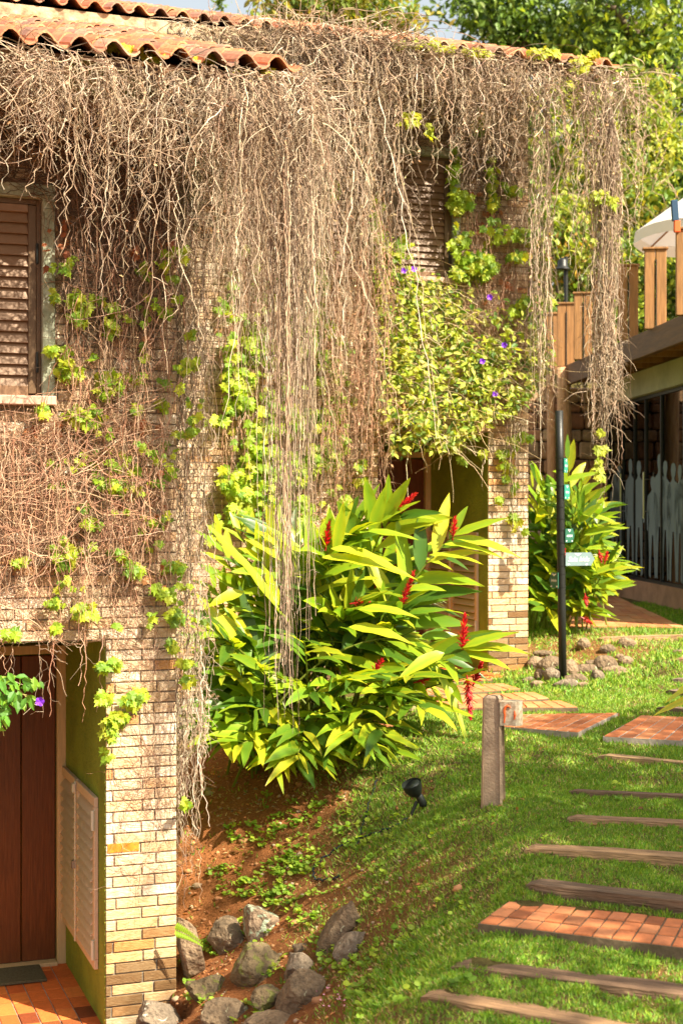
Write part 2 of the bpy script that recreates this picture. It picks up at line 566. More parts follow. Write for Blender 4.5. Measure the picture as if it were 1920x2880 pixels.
PG = 'orange brick pads set in the grass'
PAD_SPECS = [
    dict(a=('orange square tile step between dark sleepers in the lower right', [(1345, 2594), (2300, 2709), (2300, 2622), (1430, 2532)], 17, 3, 1.29, .13, PG, 1), name='tile_step', cat='step'),
    dict(a=('orange brick pad with white joints cut by the right edge, behind the highest thin sleeper', [(1695, 2070), (2230, 2098), (2230, 2026), (1800, 2012)], 12, 6, 1.515, .10, PG, 2), white=True),
    dict(a=('wide orange brick pad with fanned joints just behind the concrete bollard', [(1385, 2040), (1624, 2059), (1736, 2004), (1460, 2008)], 8, 5, 1.515, .10, PG, 3), white=True),
    dict(a=('narrow orange brick strip nearest behind the wide fanned pad', [(1262, 1990), (1624, 1988), (1574, 1970), (1300, 1979)], 10, 2, 1.515, .08, PG, 4)),
    dict(a=('second narrow orange brick strip counted from the wide fanned pad', [(1235, 1982), (1543, 1963), (1500, 1945), (1203, 1959)], 9, 2, 1.515, .08, PG, 5)),
    dict(a=('third narrow orange brick strip, one short of the upper doorway', [(1180, 1953), (1463, 1937), (1414, 1921), (1150, 1932)], 8, 2, 1.515, .08, PG, 6)),
    dict(a=('short orange brick strip right at the upper doorway', [(1130, 1922), (1385, 1911), (1340, 1897), (1110, 1906)], 7, 2, 1.515, .08, PG, 7)),
    dict(a=('orange brick pad glimpsed through the low ginger leaves', [(960, 2062), (1125, 2052), (1100, 2022), (950, 2030)], 5, 3, 1.45, .08, PG, 8)),
]

SL_SPECS = [
    ('lowest brown sleeper, running out of the bottom edge of the photo', (1172, 2800), (1650, 2885), 1.20, .13, .10, 1.2, (.40, .27, .16), 1),
    ('dark sleeper directly in front of the orange square tile step', (1262, 2712), (1920, 2800), 1.24, .14, .10, 1.0, (.24, .165, .11), 2),
    ('dark flat sleeper just above the orange square tile step', (1475, 2482), (1920, 2530), 1.36, .12, .10, 1.0, (.20, .145, .10), 3),
    ('thick pale split sleeper, the tallest of the garden steps', (1470, 2385), (1920, 2410), 1.40, .13, .13, 1.0, (.42, .29, .17), 4),
    ('grey-brown sleeper one step above the thick split one', (1592, 2297), (1920, 2315), 1.42, .11, .09, 1.0, (.38, .26, .16), 5),
    ('thin sunken sleeper broken by grass, right of the bollard foot', (1598, 2222), (1920, 2235), 1.46, .07, .08, 1.0, (.20, .14, .10), 6),
    ('long pale thin sleeper nearest below the right-edge brick pad', (1675, 2123), (1920, 2145), 1.49, .10, .09, 1.0, (.44, .32, .19), 7),
    ('rounded grey timber end at the right edge, nearer of two under the leaf tips', (1843, 1985), (1920, 1993), 1.56, .12, .085, .6, (.24, .19, .15), 8),
    ('rounded grey timber end at the right edge, farther of two under the leaf tips', (1863, 1938), (1920, 1945), 1.60, .14, .11, .6, (.22, .18, .15), 9),
    ('small timber end at the right edge, third up from the leaf tips', (1888, 1908), (1920, 1909), 1.66, .1, .08, .6, (.22, .18, .15), 10),
    ('small reddish timber end at the right edge, fourth up from the leaf tips', (1903, 1851), (1920, 1851), 1.74, .14, .12, .6, (.30, .18, .12), 11),
    ('small grey timber end at the right edge, highest of the row', (1896, 1830), (1920, 1830), 1.76, .14, .10, .6, (.26, .2, .15), 12),
    ('tan timber edging in front of the far orange path', (1696, 1793), (1920, 1786), 1.79, .13, .10, 1.0, (.42, .29, .17), 13),
    ('thin dark timber edging half buried below the tan one', (1808, 1806), (1920, 1798), 1.75, .06, .06, 1.0, (.18, .10, .07), 14),
]

# where pads and sleepers sit, the ground comes up to just below their tops
def lvl(u, v, z):
    d = (H - z) * F / (v - VH)
    return np.array([(u - CX) / F * d, d])


TG = []
for p_ in PAD_SPECS:
    cs_ = [lvl(c[0], c[1], p_['a'][4]) for c in p_['a'][1]]
    for a in np.linspace(0, 1, 7):
        for b_ in (0, .5, 1):
            q_ = cs_[0] * (1 - a) * (1 - b_) + cs_[1] * a * (1 - b_) + cs_[2] * a * b_ + cs_[3] * (1 - a) * b_
            TG.append((q_[0], q_[1], p_['a'][4] - ((.06 if p_['a'][4] < 1.4 else .055) if b_ < .3 else .035)))
for q_ in SL_SPECS:
    a_, b_ = lvl(*q_[1], q_[3]), lvl(*q_[2], q_[3])
    dv = (b_ - a_) / np.linalg.norm(b_ - a_)
    nv = np.array([-dv[1], dv[0]])
    for f in np.linspace(0, np.linalg.norm(b_ - a_) + q_[6], 7):
        TG.append((*(a_ + dv * f - nv * .03), q_[3] - .42 * q_[5]))
        TG.append((*(a_ + dv * f + nv * (q_[4] + .03)), q_[3] - .015))
TG = [(*t_, .15) for t_ in TG]
PATH_C = [(1600, 1762), (1925, 1764), (1735, 1678), (1560, 1668)]
cs_ = [lvl(c[0], c[1], 1.80) for c in PATH_C]
for a in np.linspace(-.08, 1.08, 6):
    for b_ in np.linspace(-.03, 1.03, 12):
        q_ = cs_[0] * (1 - a) * (1 - b_) + cs_[1] * a * (1 - b_) + cs_[2] * a * b_ + cs_[3] * (1 - a) * b_
        TG.append((q_[0], q_[1], 1.765, .5))
TG = np.array(TG)


def _phi(r2): return np.sqrt(r2 + .35)


_n_ = len(cp)
A = np.zeros((_n_ + 3, _n_ + 3))
A[:_n_, :_n_] = _phi(((cp[:, None, :2] - cp[None, :, :2]) ** 2).sum(2)) + np.eye(_n_) * -.02
A[:_n_, _n_] = 1
A[:_n_, _n_ + 1:] = cp[:, :2]
A[_n_:, :_n_] = A[:_n_, _n_:].T
wgt = np.linalg.solve(A, np.concatenate([cp[:, 2], [0, 0, 0]]))


def smooth(a, b_, x):
    t = np.clip((x - a) / (b_ - a), 0, 1)
    return t * t * (3 - 2 * t)


TGD = None


def gz0(x, y):
    x, y = np.atleast_1d(x).astype(float), np.atleast_1d(y).astype(float)
    out = np.zeros(len(x))
    for s in range(0, len(x), 20000):
        xs, ys = x[s:s + 20000], y[s:s + 20000]
        r2 = (xs[:, None] - cp[None, :, 0]) ** 2 + (ys[:, None] - cp[None, :, 1]) ** 2
        out[s:s + 20000] = _phi(r2) @ wgt[:_n_] + wgt[_n_] + wgt[_n_ + 1] * xs + wgt[_n_ + 2] * ys
    if TGD is not None:
        for s in range(0, len(x), 20000):
            xs, ys = x[s:s + 20000], y[s:s + 20000]
            near = (ys > 4.5) & (ys < 27) & (xs > -2) & (xs < 7)
            if not near.any(): continue
            r2 = (xs[near][:, None] - TG[None, :, 0]) ** 2 + (ys[near][:, None] - TG[None, :, 1]) ** 2
            w_ = np.exp(-r2 / TG[None, :, 3] ** 2)
            c_ = (w_ @ TGD) / (w_.sum(1) + .12)
            tmp = out[s:s + 20000]
            tmp[near] += c_
            out[s:s + 20000] = tmp
    # small lumps
    out += (.008 if TGD is not None else 0) * np.sin(x * 7.3 + np.sin(y * 5.1)) * np.sin(y * 6.1 + np.sin(x * 4.3)) * smooth(30, 20, y)
    # forest slope behind
    out += smooth(26, 34, y) * np.clip(y - 26, 0, 13) * .42 * smooth(-14, 4, x)
    return out


TGD = TG[:, 2] - gz0(TG[:, 0], TG[:, 1])


def inside(O, x, y, x0, x1, y0, y1):
    dx, dy = x - O[0], y - O[1]
    lx, ly = dx * E[0] + dy * E[1], dx * B[0] + dy * B[1]
    return (lx > x0) & (lx < x1) & (ly > y0) & (ly < y1)


def gz(x, y):
    z = gz0(x, y)
    x, y = np.atleast_1d(x), np.atleast_1d(y)
    m1 = inside(O1, x, y, -8, -.05, -.6, 8)
    z = np.where(m1, np.minimum(z, -.08), z)
    m2 = inside(O2, x, y, -6, -.05, .02, 7)
    z = np.where(m2 & ~m1, np.minimum(z, 1.40), z)
    return z


def gzs(x, y): return float(gz(np.array([x]), np.array([y]))[0])


def hit(u, v, d0=4, d1=40):
    ds = np.arange(d0, d1, .02)
    xs = (u - CX) / F * ds
    zr = H - (v - VH) / F * ds
    z = gz(xs, ds)
    i = np.argmax(zr < z)
    if zr[i] >= z[i]: return P(u, v, d1)
    return P(u, v, ds[i])


def soilness(x, y):
    """1 = bare orange soil, 0 = full turf"""
    n = np.sin(x * 3.1 + 1.3 * np.sin(y * 2.3)) * np.sin(y * 2.7 + 1.7 * np.sin(x * 1.9)) * .5 + .3 * np.sin(x * 9 + y * 4) * np.sin(y * 8 - x * 5)
    s = smooth(.40, -.55, x + .34 * n + .03 * (y - 10)) * smooth(13.5, 12.5, y)
    s = np.maximum(s, .55 * smooth(.35, .75, n) * smooth(12, 10, y))
    # bed round the sign post stones and under the far ginger
    s = np.maximum(s, .55 * smooth(1.3, .6, np.hypot((x - 2.15) / 1.1, (y - 15.2) / 1.3) + .25 * n))
    s = np.maximum(s, smooth(.8, .2, np.hypot((x - .1) / 1.1, (y - 8.1) / .9)) * .55)
    return np.clip(s, 0, 1)


def axis_grid(lo, hi, flo, fhi, fine, grow=1.12):
    a = list(np.arange(flo, fhi, fine))
    s, x = fine, flo
    left = []
    while x > lo:
        s *= grow
        x -= s
        left.append(x)
    s, x = fine, a[-1]
    right = []
    while x < hi:
        s *= grow
        x += s
        right.append(x)
    return np.array(left[::-1] + a + right)


gx = axis_grid(-110, 110, -3.2, 5.2, .035)
gy = axis_grid(-70, 160, 5.2, 17, .035)
GX, GY = np.meshgrid(gx, gy, indexing='ij')
GZ = gz(GX.ravel(), GY.ravel())
V = np.stack([GX.ravel(), GY.ravel(), GZ], 1)
ny_ = len(gy)
i, j = np.meshgrid(np.arange(len(gx) - 1), np.arange(ny_ - 1), indexing='ij')
i, j = i.ravel(), j.ravel()
q = np.stack([i * ny_ + j, (i + 1) * ny_ + j, (i + 1) * ny_ + j + 1, i * ny_ + j + 1], 1)
so = soilness(V[:, 0], V[:, 1])[:, None]
gc = so * np.array([.44, .17, .06]) + (1 - so) * np.array([.20, .16, .05])
gb_ = MB()
gb_.add(V, [q], gc)
tag(gb_.build('ground', M['ground'], smooth=True), kind='structure')

# ------------------------------------------------------------------ houses
BR_PAL = [(.72, .55, .38), (.76, .61, .44), (.68, .50, .33), (.78, .66, .52), (.70, .58, .43), (.74, .52, .32), (.80, .70, .58)]


def brick_wall(mb, x0, x1, z0, z1, holes, stain=True, ch=.0647, L_=.255, seed=3):
    r_ = random.Random(seed)
    row = 0
    z = z0
    while z < z1 - .01:
        zt = min(z + ch - .010, z1)
        x = x1 - (.128 if row % 2 else .215) + r_.uniform(-.015, .015)
        edges = [x1]
        while x > x0:
            edges.append(x)
            x -= L_
        edges.append(x0)
        for a, b_ in zip(edges[1:], edges[:-1]):
            a2, b2 = a + .005, b_ - .005 if b_ < x1 else b_
            segs = [(a2, b2)]
            for (hx0, hx1, hz0, hz1) in holes:
                if zt > hz0 + .005 and z < hz1 - .005:
                    ns_ = []
                    for (p, q_) in segs:
                        if q_ <= hx0 or p >= hx1: ns_.append((p, q_)); continue
                        if p < hx0: ns_.append((p, hx0))
                        if q_ > hx1: ns_.append((hx1, q_))
                    segs = ns_
            for (p, q_) in segs:
                if q_ - p < .015: continue
                c = np.array(r_.choice(BR_PAL)) * r_.uniform(.88, 1.08)
                if r_.random() < .035: c = np.array((.60, .33, .14))
                if r_.random() < .07: c = c * np.array((.8, .78, .7))
                if stain and z < .78:
                    k = (1 - z / .78)
                    c = c * (1 - .35 * k) * np.array((1, .93, .75))
                    if r_.random() < .85 * k: c = c * np.array((.5, .42, .32)) * r_.uniform(.6, 1.3)
                pr = r_.uniform(.008, .0135)
                mb.box(((p + q_) / 2, -pr / 2 + .001, (z + zt) / 2), (q_ - p, pr + .002, zt - z), col=c, bev=.002)
        z += ch
        row += 1


def roof_tiles(mb, x0, x1, y0, y1, ze, pitch, per=.185, step=.36, seed=1):
    r_ = random.Random(seed)
    tan = math.tan(pitch)
    ncol = int((x1 - x0) / per)
    nrow = int((y1 - y0) / math.cos(pitch) / step) + 1
    m = 9
    for c in range(ncol):
        for r in range(nrow):
            ya = y0 + r * step * math.cos(pitch) + r_.uniform(-.012, .012) - (.02 if r == 0 else 0) * r_.random()
            yb = ya + (step + .05) * math.cos(pitch)
            if ya > y1: continue
            jz = r_.uniform(-.005, .008)
            tw = r_.uniform(-.012, .012)
            col = np.array(r_.choice([(.60, .23, .09), (.54, .19, .08), (.62, .28, .13), (.46, .19, .10), (.56, .31, .19), (.38, .2, .13)])) * r_.uniform(.8, 1.1)
            xa = x0 + c * per
            th = .014
            top, bot = [], []
            for k in range(m + 1):
                t = k / m
                # S profile: high barrel then shallow pan
                hgt = .052 * math.sin(math.pi * min(1, t / .58)) if t < .58 else -.026 * math.sin(math.pi * (t - .58) / .42)
                top.append((xa + t * (per + .012), hgt))
            pts = []
            for (yy, lift) in ((ya, .016), (yb, 0)):
                zz = ze + (yy - y0) * tan + lift + jz
                for (xx, hh) in top: pts.append((xx + tw * (yy - ya), yy, zz + hh + th))
                for (xx, hh) in top: pts.append((xx + tw * (yy - ya), yy, zz + hh))
            w = m + 1
            q = []
            for k in range(m):
                q.append((k, k + 1, 2 * w + k + 1, 2 * w + k))
                q.append((w + k, 3 * w + k, 3 * w + k + 1, w + k + 1))
                q.append((k, w + k, w + k + 1, k + 1))
            q.append((0, 2 * w, 3 * w, w))
            q.append((m, w + m, 3 * w + m, 2 * w + m))
            mb.add(np.array(pts), [np.array(q)], col)


def louvers(mb, p0, ax, up, out, wdt, hgt, n, mi=0, tilt=.5, depth=.03, th=.006, col=(1, 1, 1), cover=.46):
    """sloping slats between p0 and p0+ax*wdt, stacked along up, out = towards the viewer"""
    p0, ax, up, out = map(np.array, (p0, ax, up, out))
    sp = hgt / n
    for k in range(n):
        zc = (k + .5) * sp
        lo = p0 + up * (zc - sp * .52) + out * depth * .5
        hi = p0 + up * (zc + sp * cover) - out * depth * .5
        nrm = np.cross(ax, hi - lo)
        nrm = nrm / np.linalg.norm(nrm) * th
        pts = []
        for s_ in (0, wdt):
            for q_ in (lo, hi):
                for t in (-.5, .5):
                    pts.append(q_ + ax * s_ + nrm * t)
        mb.add(np.array(pts), [np.array([(0, 2, 3, 1), (4, 5, 7, 6), (0, 1, 5, 4), (2, 6, 7, 3), (1, 3, 7, 5), (0, 4, 6, 2)])], col, mi)


DX0, DX1, DH, RD = -.4286 - 1.15, -.4286, 2.33, 1.455


def house(O, label, width, ez, yroof, seed, window_h=(3.78, 4.94), left=None):
    t = thing('hillside_house', tuple(O), label, 'house', TH)
    wx0, wx1 = -2.09, -.81
    wz0, wz1 = window_h
    holes = [(DX0, DX1, 0, DH), (wx0 - .075, wx1 + .075, wz0 - .06, wz1 + .085)]
    mb = MB()
    brick_wall(mb, -width, 0, -.12, ez - .05, holes, seed=seed)
    # mortar slabs round the openings (front face of the wall core)
    f = MB()
    T = .18
    a0, a1, b0, b1 = holes[1]

    def slab(x0, x1, z0, z1): f.box(((x0 + x1) / 2, T / 2, (z0 + z1) / 2), (x1 - x0, T, z1 - z0))
    slab(DX1, -.002, -.5, a0 * 0 + DH)
    slab(-width, DX0, -.5, DH)
    slab(-width, -.002, DH, b0)
    slab(-width, a0, b0, b1)
    slab(a1, -.002, b0, b1)
    slab(-width, -.002, b1, ez - .02)
    o = mb.build('brick_wall', M['brick'], t, local=True)
    f.build('wall_core', M['mortar'], t, local=True)
    # side, back, inner slabs
    s = MB()
    ya_, yb_ = .182, yroof - .02
    za_, zb_ = ez + (ya_ + .8) * .344 - .16, ez + (yb_ + .8) * .344 - .16
    s.add(np.array([(x_, y_, z_) for x_ in (-.18, 0) for (y_, z_) in ((ya_, -.3), (yb_, -.3), (yb_, zb_), (ya_, za_))]), [np.array([(0, 1, 2, 3), (7, 6, 5, 4), (0, 4, 5, 1), (1, 5, 6, 2), (2, 6, 7, 3), (3, 7, 4, 0)])])
    s.build('side_wall', M['green'], t, local=True)
    # porch recess
    p = MB()
    p.box((DX1 - .003, .19 + (RD - .19) / 2, DH / 2), (.006, RD - .19, DH - .004))                   # right reveal
    p.box((DX1 - .003, .0965, DH / 2), (.0065, .187, DH - .002))
    p.box((DX0 + .011, RD / 2 + .05, DH / 2), (.02, RD - .1, DH - .004))
    p.box(((DX0 + DX1) / 2, RD + .03, DH / 2 + .1), (DX1 - DX0 + .1, .04, DH + .2 - .01))
    p.box(((DX0 + DX1) / 2, RD / 2 + .1, DH + .02), (DX1 - DX0 + .08, RD - .2, .03))
    p.build('porch_plaster', M['green'], t, local=True)
    # porch floor of orange tiles
    fl = MB()
    r_ = random.Random(seed)
    nx, ny = 10, 9
    sx, sy = (DX1 - DX0) / nx, (RD + .35) / ny
    for a in range(nx):
        for b_ in range(ny):
            c = np.array(r_.choice([(.66, .15, .03), (.60, .12, .025), (.70, .19, .04)])) * r_.uniform(.9, 1.1)
            if r_.random() < .06: c = c * .35
            fl.box((DX0 + (a + .5) * sx, -.35 + (b_ + .5) * sy, -.006 + r_.uniform(-.001, .001)), (sx - .008, sy - .008, .02), col=c, bev=.002)
    fl.box(((DX0 + DX1) / 2, RD / 2 - .175, -.05), (DX1 - DX0 - .004, RD + .34, .09), mi=1)
    fl.build('porch_floor', [M['orange'], M['grout']], t, local=True)
    # door and frame
    d = MB()
    for k in range(5):
        w_ = .232
        d.box((DX1 - .07 - (k + .5) * w_, RD - .02, 1.07), (w_ - .006, .04, 2.08), bev=.004)
    door = d.build('door', M['doorwood'], t, local=True)
    hd = MB()
    hd.tube([(DX0 + .2, RD - .09, 1.0), (DX0 + .2, RD - .09, 1.25)], .012, 8)
    hd.build('handle', M['metal'], door, local=True)
    fr_ = MB()
    fr_.box((DX1 - .035, RD - .04, 1.09), (.06, .09, 2.18), bev=.004)
    fr_.box((DX0 + .035, RD - .04, 1.09), (.06, .09, 2.18), bev=.004)
    fr_.box(((DX0 + DX1) / 2, RD - .04, 2.155), (DX1 - DX0 - .135, .09, .06), bev=.004)
    fr_.box(((DX0 + DX1) / 2, RD - .06, .014), (DX1 - DX0 - .135, .12, .028), bev=.004)
    fr_.build('door_frame', M['framewood'], t, local=True)
    # louvred cabinet on the right reveal
    cz0, cz1 = .306, 1.356
    xs = DX1 - .0075
    for k, (ya, yb) in enumerate(((.19, .81), (.825, 1.435))):
        cb = MB()
        cb.box((xs - .014, (ya + yb) / 2, cz1 - .03), (.026, yb - ya, .06), bev=.003)
        cb.box((xs - .014, (ya + yb) / 2, cz0 + .03), (.026, yb - ya, .06), bev=.003)
        for yy in (ya + .025, yb - .025):
            cb.box((xs - .014, yy, (cz0 + cz1) / 2), (.0262, .05, cz1 - cz0 - .121), bev=.003)
        louvers(cb, (xs - .020, ya + .05, cz0 + .06), (0, 1, 0), (0, 0, 1), (-1, 0, 0), yb - ya - .1, cz1 - cz0 - .12, 14, depth=.036, th=.005, cover=.22)
        cd = cb.build('cabinet_door', M['cabinet'], t, local=True)
        yh_ = ya + .004 if k == 0 else yb - .004
        for zz in (cz0 + .12, cz1 - .14):
            one('hinge', lambda h_: h_.tube([(xs - .034, yh_, zz - .06), (xs - .034, yh_, zz + .06)], .012, 8), M['cream'], cd, local=True)
    st = MB()
    st.box((xs - .034, .817, (cz0 + cz1) / 2), (.012, .022, cz1 - cz0 - .01), bev=.003)
    st.box((xs - .046, .817, (cz0 + cz1) / 2 - .02), (.02, .03, .05), mi=1)
    st.box((xs - .045, .817, cz1 - .05), (.02, .04, .06), bev=.003)
    st.build('cabinet_latch', [M['cream'], M['metal']], t, local=True)
    # window: concrete surround, shutters with slats
    wf = MB()
    wf.box((wx1 + .0375, .02, (wz0 + wz1) / 2), (.073, .12, wz1 - wz0), bev=.004)
    wf.box((wx0 - .0375, .02, (wz0 + wz1) / 2), (.073, .12, wz1 - wz0), bev=.004)
    wf.box(((wx0 + wx1) / 2, .02, wz1 + .042), (wx1 - wx0 + .148, .122, .082), bev=.004)
    wf.build('window_surround', M['stone_frame'], t, local=True)
    sl = MB()
    sl.box(((wx0 + wx1) / 2, -.005, wz0 - .03), (wx1 - wx0 + .15, .17, .056), bev=.006)
    sl.build('window_sill', mat('sill_%d' % seed, (.62, .40, .30), .8, 8, .2), t, local=True)
    w2 = (wx1 - wx0) / 2
    for k in range(2):
        xa = wx0 + k * w2
        sf = MB()
        for xx in (xa + .014, xa + w2 - .014):
            sf.box((xx, .035, (wz0 + wz1) / 2), (.026, .05, wz1 - wz0 - .004), mi=0, bev=.002)
        sf.box((xa + w2 / 2, .035, wz1 - .016), (w2 - .056, .05, .028), mi=0)
        for xx in (xa + .052, xa + w2 - .052):
            sf.box((xx, .028, (wz0 + wz1) / 2 - .01), (.046, .035, wz1 - wz0 - .05), mi=0, bev=.003)
        sf.box((xa + w2 / 2, .028, wz1 - .055), (w2 - .152, .035, .046), mi=1, bev=.003)
        sf.box((xa + w2 / 2, .028, wz0 + .03), (w2 - .152, .035, .06), mi=1, bev=.003)
        sf.box((xa + w2 / 2, .075, (wz0 + wz1) / 2), (w2 - .004, .01, wz1 - wz0), mi=0)
        sfo = sf.build('shutter', [M['shutter_dark'], M['shutter']], t, local=True)
        ss = MB()
        louvers(ss, (xa + .076, .03, wz0 + .06), (1, 0, 0), (0, 0, 1), (0, -1, 0), w2 - .152, wz1 - wz0 - .135, 16, depth=.026, th=.007)
        ss.build('slats', M['shutter'], sfo, local=True)
        for zz in (wz0 + .2, wz1 - .32):
            xh = wx1 - .004 if k else wx0 + .004
            one('hinge', lambda hh: hh.tube([(xh - .02 * (1 if k else -1), .004, zz - .06), (xh - .02 * (1 if k else -1), .004, zz + .06)], .008, 6), M['black'], sfo, local=True)
    # eave soffit boards, fascia, rafters
    ev = MB()
    pt = R(19)
    ln = (yroof + .75) / math.cos(pt)
    ev.box((-width / 2 + .27, (yroof - .75) / 2, ez + (yroof + .8) / 2 * math.tan(pt) - .035), (width + .5, ln, .02), rx=pt)
    x = -width + .1
    while x < .5:
        ev.box((x, (yroof - .75) / 2, ez + (yroof + .8) / 2 * math.tan(pt) - .09), (.06, ln - .02, .085), rx=pt)
        x += .55
    ev.build('eave_timbers', M['deckdark'], t, local=True)
    rf = MB()
    roof_tiles(rf, -width - .1, .6, -.82, yroof, ez, pt, seed=seed)
    rf.build('tiled_roof', M['tile'], t, local=True)
    return t


H1 = house(O1, 'lower pale brick house at left under a dry vine curtain, wooden door at its foot', 4.2, 5.60, 3.42, 3)
H2 = house(O2, 'upper pale brick house behind the ginger, doorway shaded by a flowering climber', 6.4, 5.735, 4.2, 5, window_h=(3.80, 4.96))
# plastered parapet strip and flashing board under the upper roof edge
pb = MB()
pb.box((-4.55, -.775, 5.56), (3.7, .05, .30))
pb.build('plastered_fascia', M['plaster'], H2, local=True)
pb = MB()
pb.box((-4.55, -.815, 5.47), (3.7, .025, .10))
pb.build('flashing_board', M['whiteboard'], H2, local=True)
for dx_ in (0, .035):
    one('white_cable', lambda m_: m_.tube([(-4.02 + dx_, -.82, 5.60), (-3.93 + dx_, -.86, 5.42), (-3.88 + dx_, -.95, 5.2)], .008, 6), M['white'], H2, local=True)

# orange glazed brick on the lower pillar
ob = MB()
ob.box((-.325, -.0135, 1.085), (.19, .004, .052), col=(1, 1, 1))
ob.build('orange_brick', mat('orange_glaze', (.72, .25, .02), .6, 20, .4), H1, local=True)

dm = MB()
dm.box((0, 0, .012), (.62, .36, .018), bev=.004)
dmo = dm.build('doormat', M['rubber'])
dmo.location = tuple(LW(O1, DX1 - .50, RD - .27, .006))
dmo.rotation_euler = (0, 0, TH)
tag(dmo, 'grey rectangular doormat on the orange tiles at the brown door', 'doormat')


# ------------------------------------------------------------------ paving
def tile_pad(label, corners, nx, ny, z, th, grp, seed, name='brick_pad', cat='paving', white=False):
    """corners fl, fr, br, bl in photo px on the level z"""
    r_ = random.Random(seed)
    pts = []
    for c in corners:
        d = (H - z) * F / (c[1] - VH)
        pts.append(np.array(P(c[0], c[1], d)))
    fl, fr_, br, bl = pts
    o = (fl + fr_ + br + bl) / 4
    t = thing(name, (o[0], o[1], z - th), label, cat, group=grp)
    mb = MB()

    def pt(a, b_): return (fl * (1 - a) * (1 - b_) + fr_ * a * (1 - b_) + br * a * b_ + bl * (1 - a) * b_)
    gw = np.linalg.norm(fr_ - fl)
    gd = np.linalg.norm(bl - fl)
    ga, gb2 = (.006 if white else .0045) / gw, (.010 if name == 'tile_step' else .0065) / gd
    for a in range(nx):
        for b_ in range(ny):
            a0, a1 = a / nx + ga, (a + 1) / nx - ga
            b0, b1 = b_ / ny + gb2, (b_ + 1) / ny - gb2
            q = [pt(a0, b0), pt(a1, b0), pt(a1, b1), pt(a0, b1)]
            dz = r_.uniform(-.002, .0025)
            cc = np.array(r_.choice([(.62, .20, .07), (.64, .22, .085), (.60, .19, .065), (.66, .25, .10)])) * r_.uniform(.92, 1.06)
            if r_.random() < .04: cc = cc * .6
            c_ = sum(q) / 4
            V = [p + np.array([0, 0, dz - .004]) for p in q] + [c_ + (p - c_) * .95 + np.array([0, 0, dz]) for p in q] + [p + np.array([0, 0, -.02]) for p in q]
            mb.add(np.array(V), [np.array([(4, 5, 6, 7), (0, 1, 5, 4), (1, 2, 6, 5), (2, 3, 7, 6), (3, 0, 4, 7), (8, 9, 1, 0), (9, 10, 2, 1), (10, 11, 3, 2), (11, 8, 0, 3)])], cc)
    mb.build('paving_tiles', M['orange'], t)
    b2 = MB()
    q = [pt(-.002, 0.003), pt(1.002, .003), pt(1.002, 1), pt(-.002, 1)]
    V = [p + np.array([0, 0, -.0045 if white else -.0065]) for p in q] + [p + np.array([r_.uniform(-.01, .01), r_.uniform(-.01, .01), -th]) for p in q]
    b2.add(np.array(V), [np.array([(0, 1, 2, 3), (4, 5, 1, 0), (5, 6, 2, 1), (6, 7, 3, 2), (7, 4, 0, 3)])], (1, 1, 1))
    b2.build('mortar_bed', M['grout' if white else 'darkgrout'], t)
    return [tuple(p[:2]) for p in pts]


PADS = [tile_pad(*q.pop('a'), **q) for q in [dict(p) for p in PAD_SPECS]]


# the far path
def path_strip():
    mb = MB()
    r_ = random.Random(4)
    z = 1.80
    c = [(1600, 1762), (1925, 1764), (1735, 1678), (1560, 1668)]
    pts = []
    for u, v in c:
        d = (H - z) * F / (v - VH)
        pts.append(np.array(P(u, v, d)))
    fl, fr_, br, bl = pts

    def pt(a, b_): return (fl * (1 - a) * (1 - b_) + fr_ * a * (1 - b_) + br * a * b_ + bl * (1 - a) * b_)
    nx, ny = 9, 14
    for a in range(nx):
        for b_ in range(ny):
            q = [pt((a + .02) / nx, (b_ + .02) / ny), pt((a + .98) / nx, (b_ + .02) / ny), pt((a + .98) / nx, (b_ + .98) / ny), pt((a + .02) / nx, (b_ + .98) / ny)]
            dz = np.array([0, 0, r_.uniform(-.003, .004)])
            cc = np.array(r_.choice([(.60, .23, .08), (.62, .28, .11), (.54, .19, .07)])) * r_.uniform(.85, 1.1)
            mb.add(np.array([p + dz for p in q] + [p + dz - np.array([0, 0, .04]) for p in q]), [np.array([(0, 1, 2, 3), (4, 5, 1, 0), (5, 6, 2, 1), (7, 4, 0, 3), (6, 7, 3, 2)])], cc)
    q = [p - np.array([0, 0, .008]) for p in pts]
    mb.add(np.array(q + [p - np.array([0, 0, .15]) for p in q]), [np.array([(0, 1, 2, 3), (4, 5, 1, 0), (5, 6, 2, 1), (7, 4, 0, 3)])], (1, 1, 1), 1)
    o = mb.build('path', [M['orange'], M['darkgrout']])
    tag(o, kind='structure')
    return [tuple(p[:2]) for p in pts]


PADS.append(path_strip())


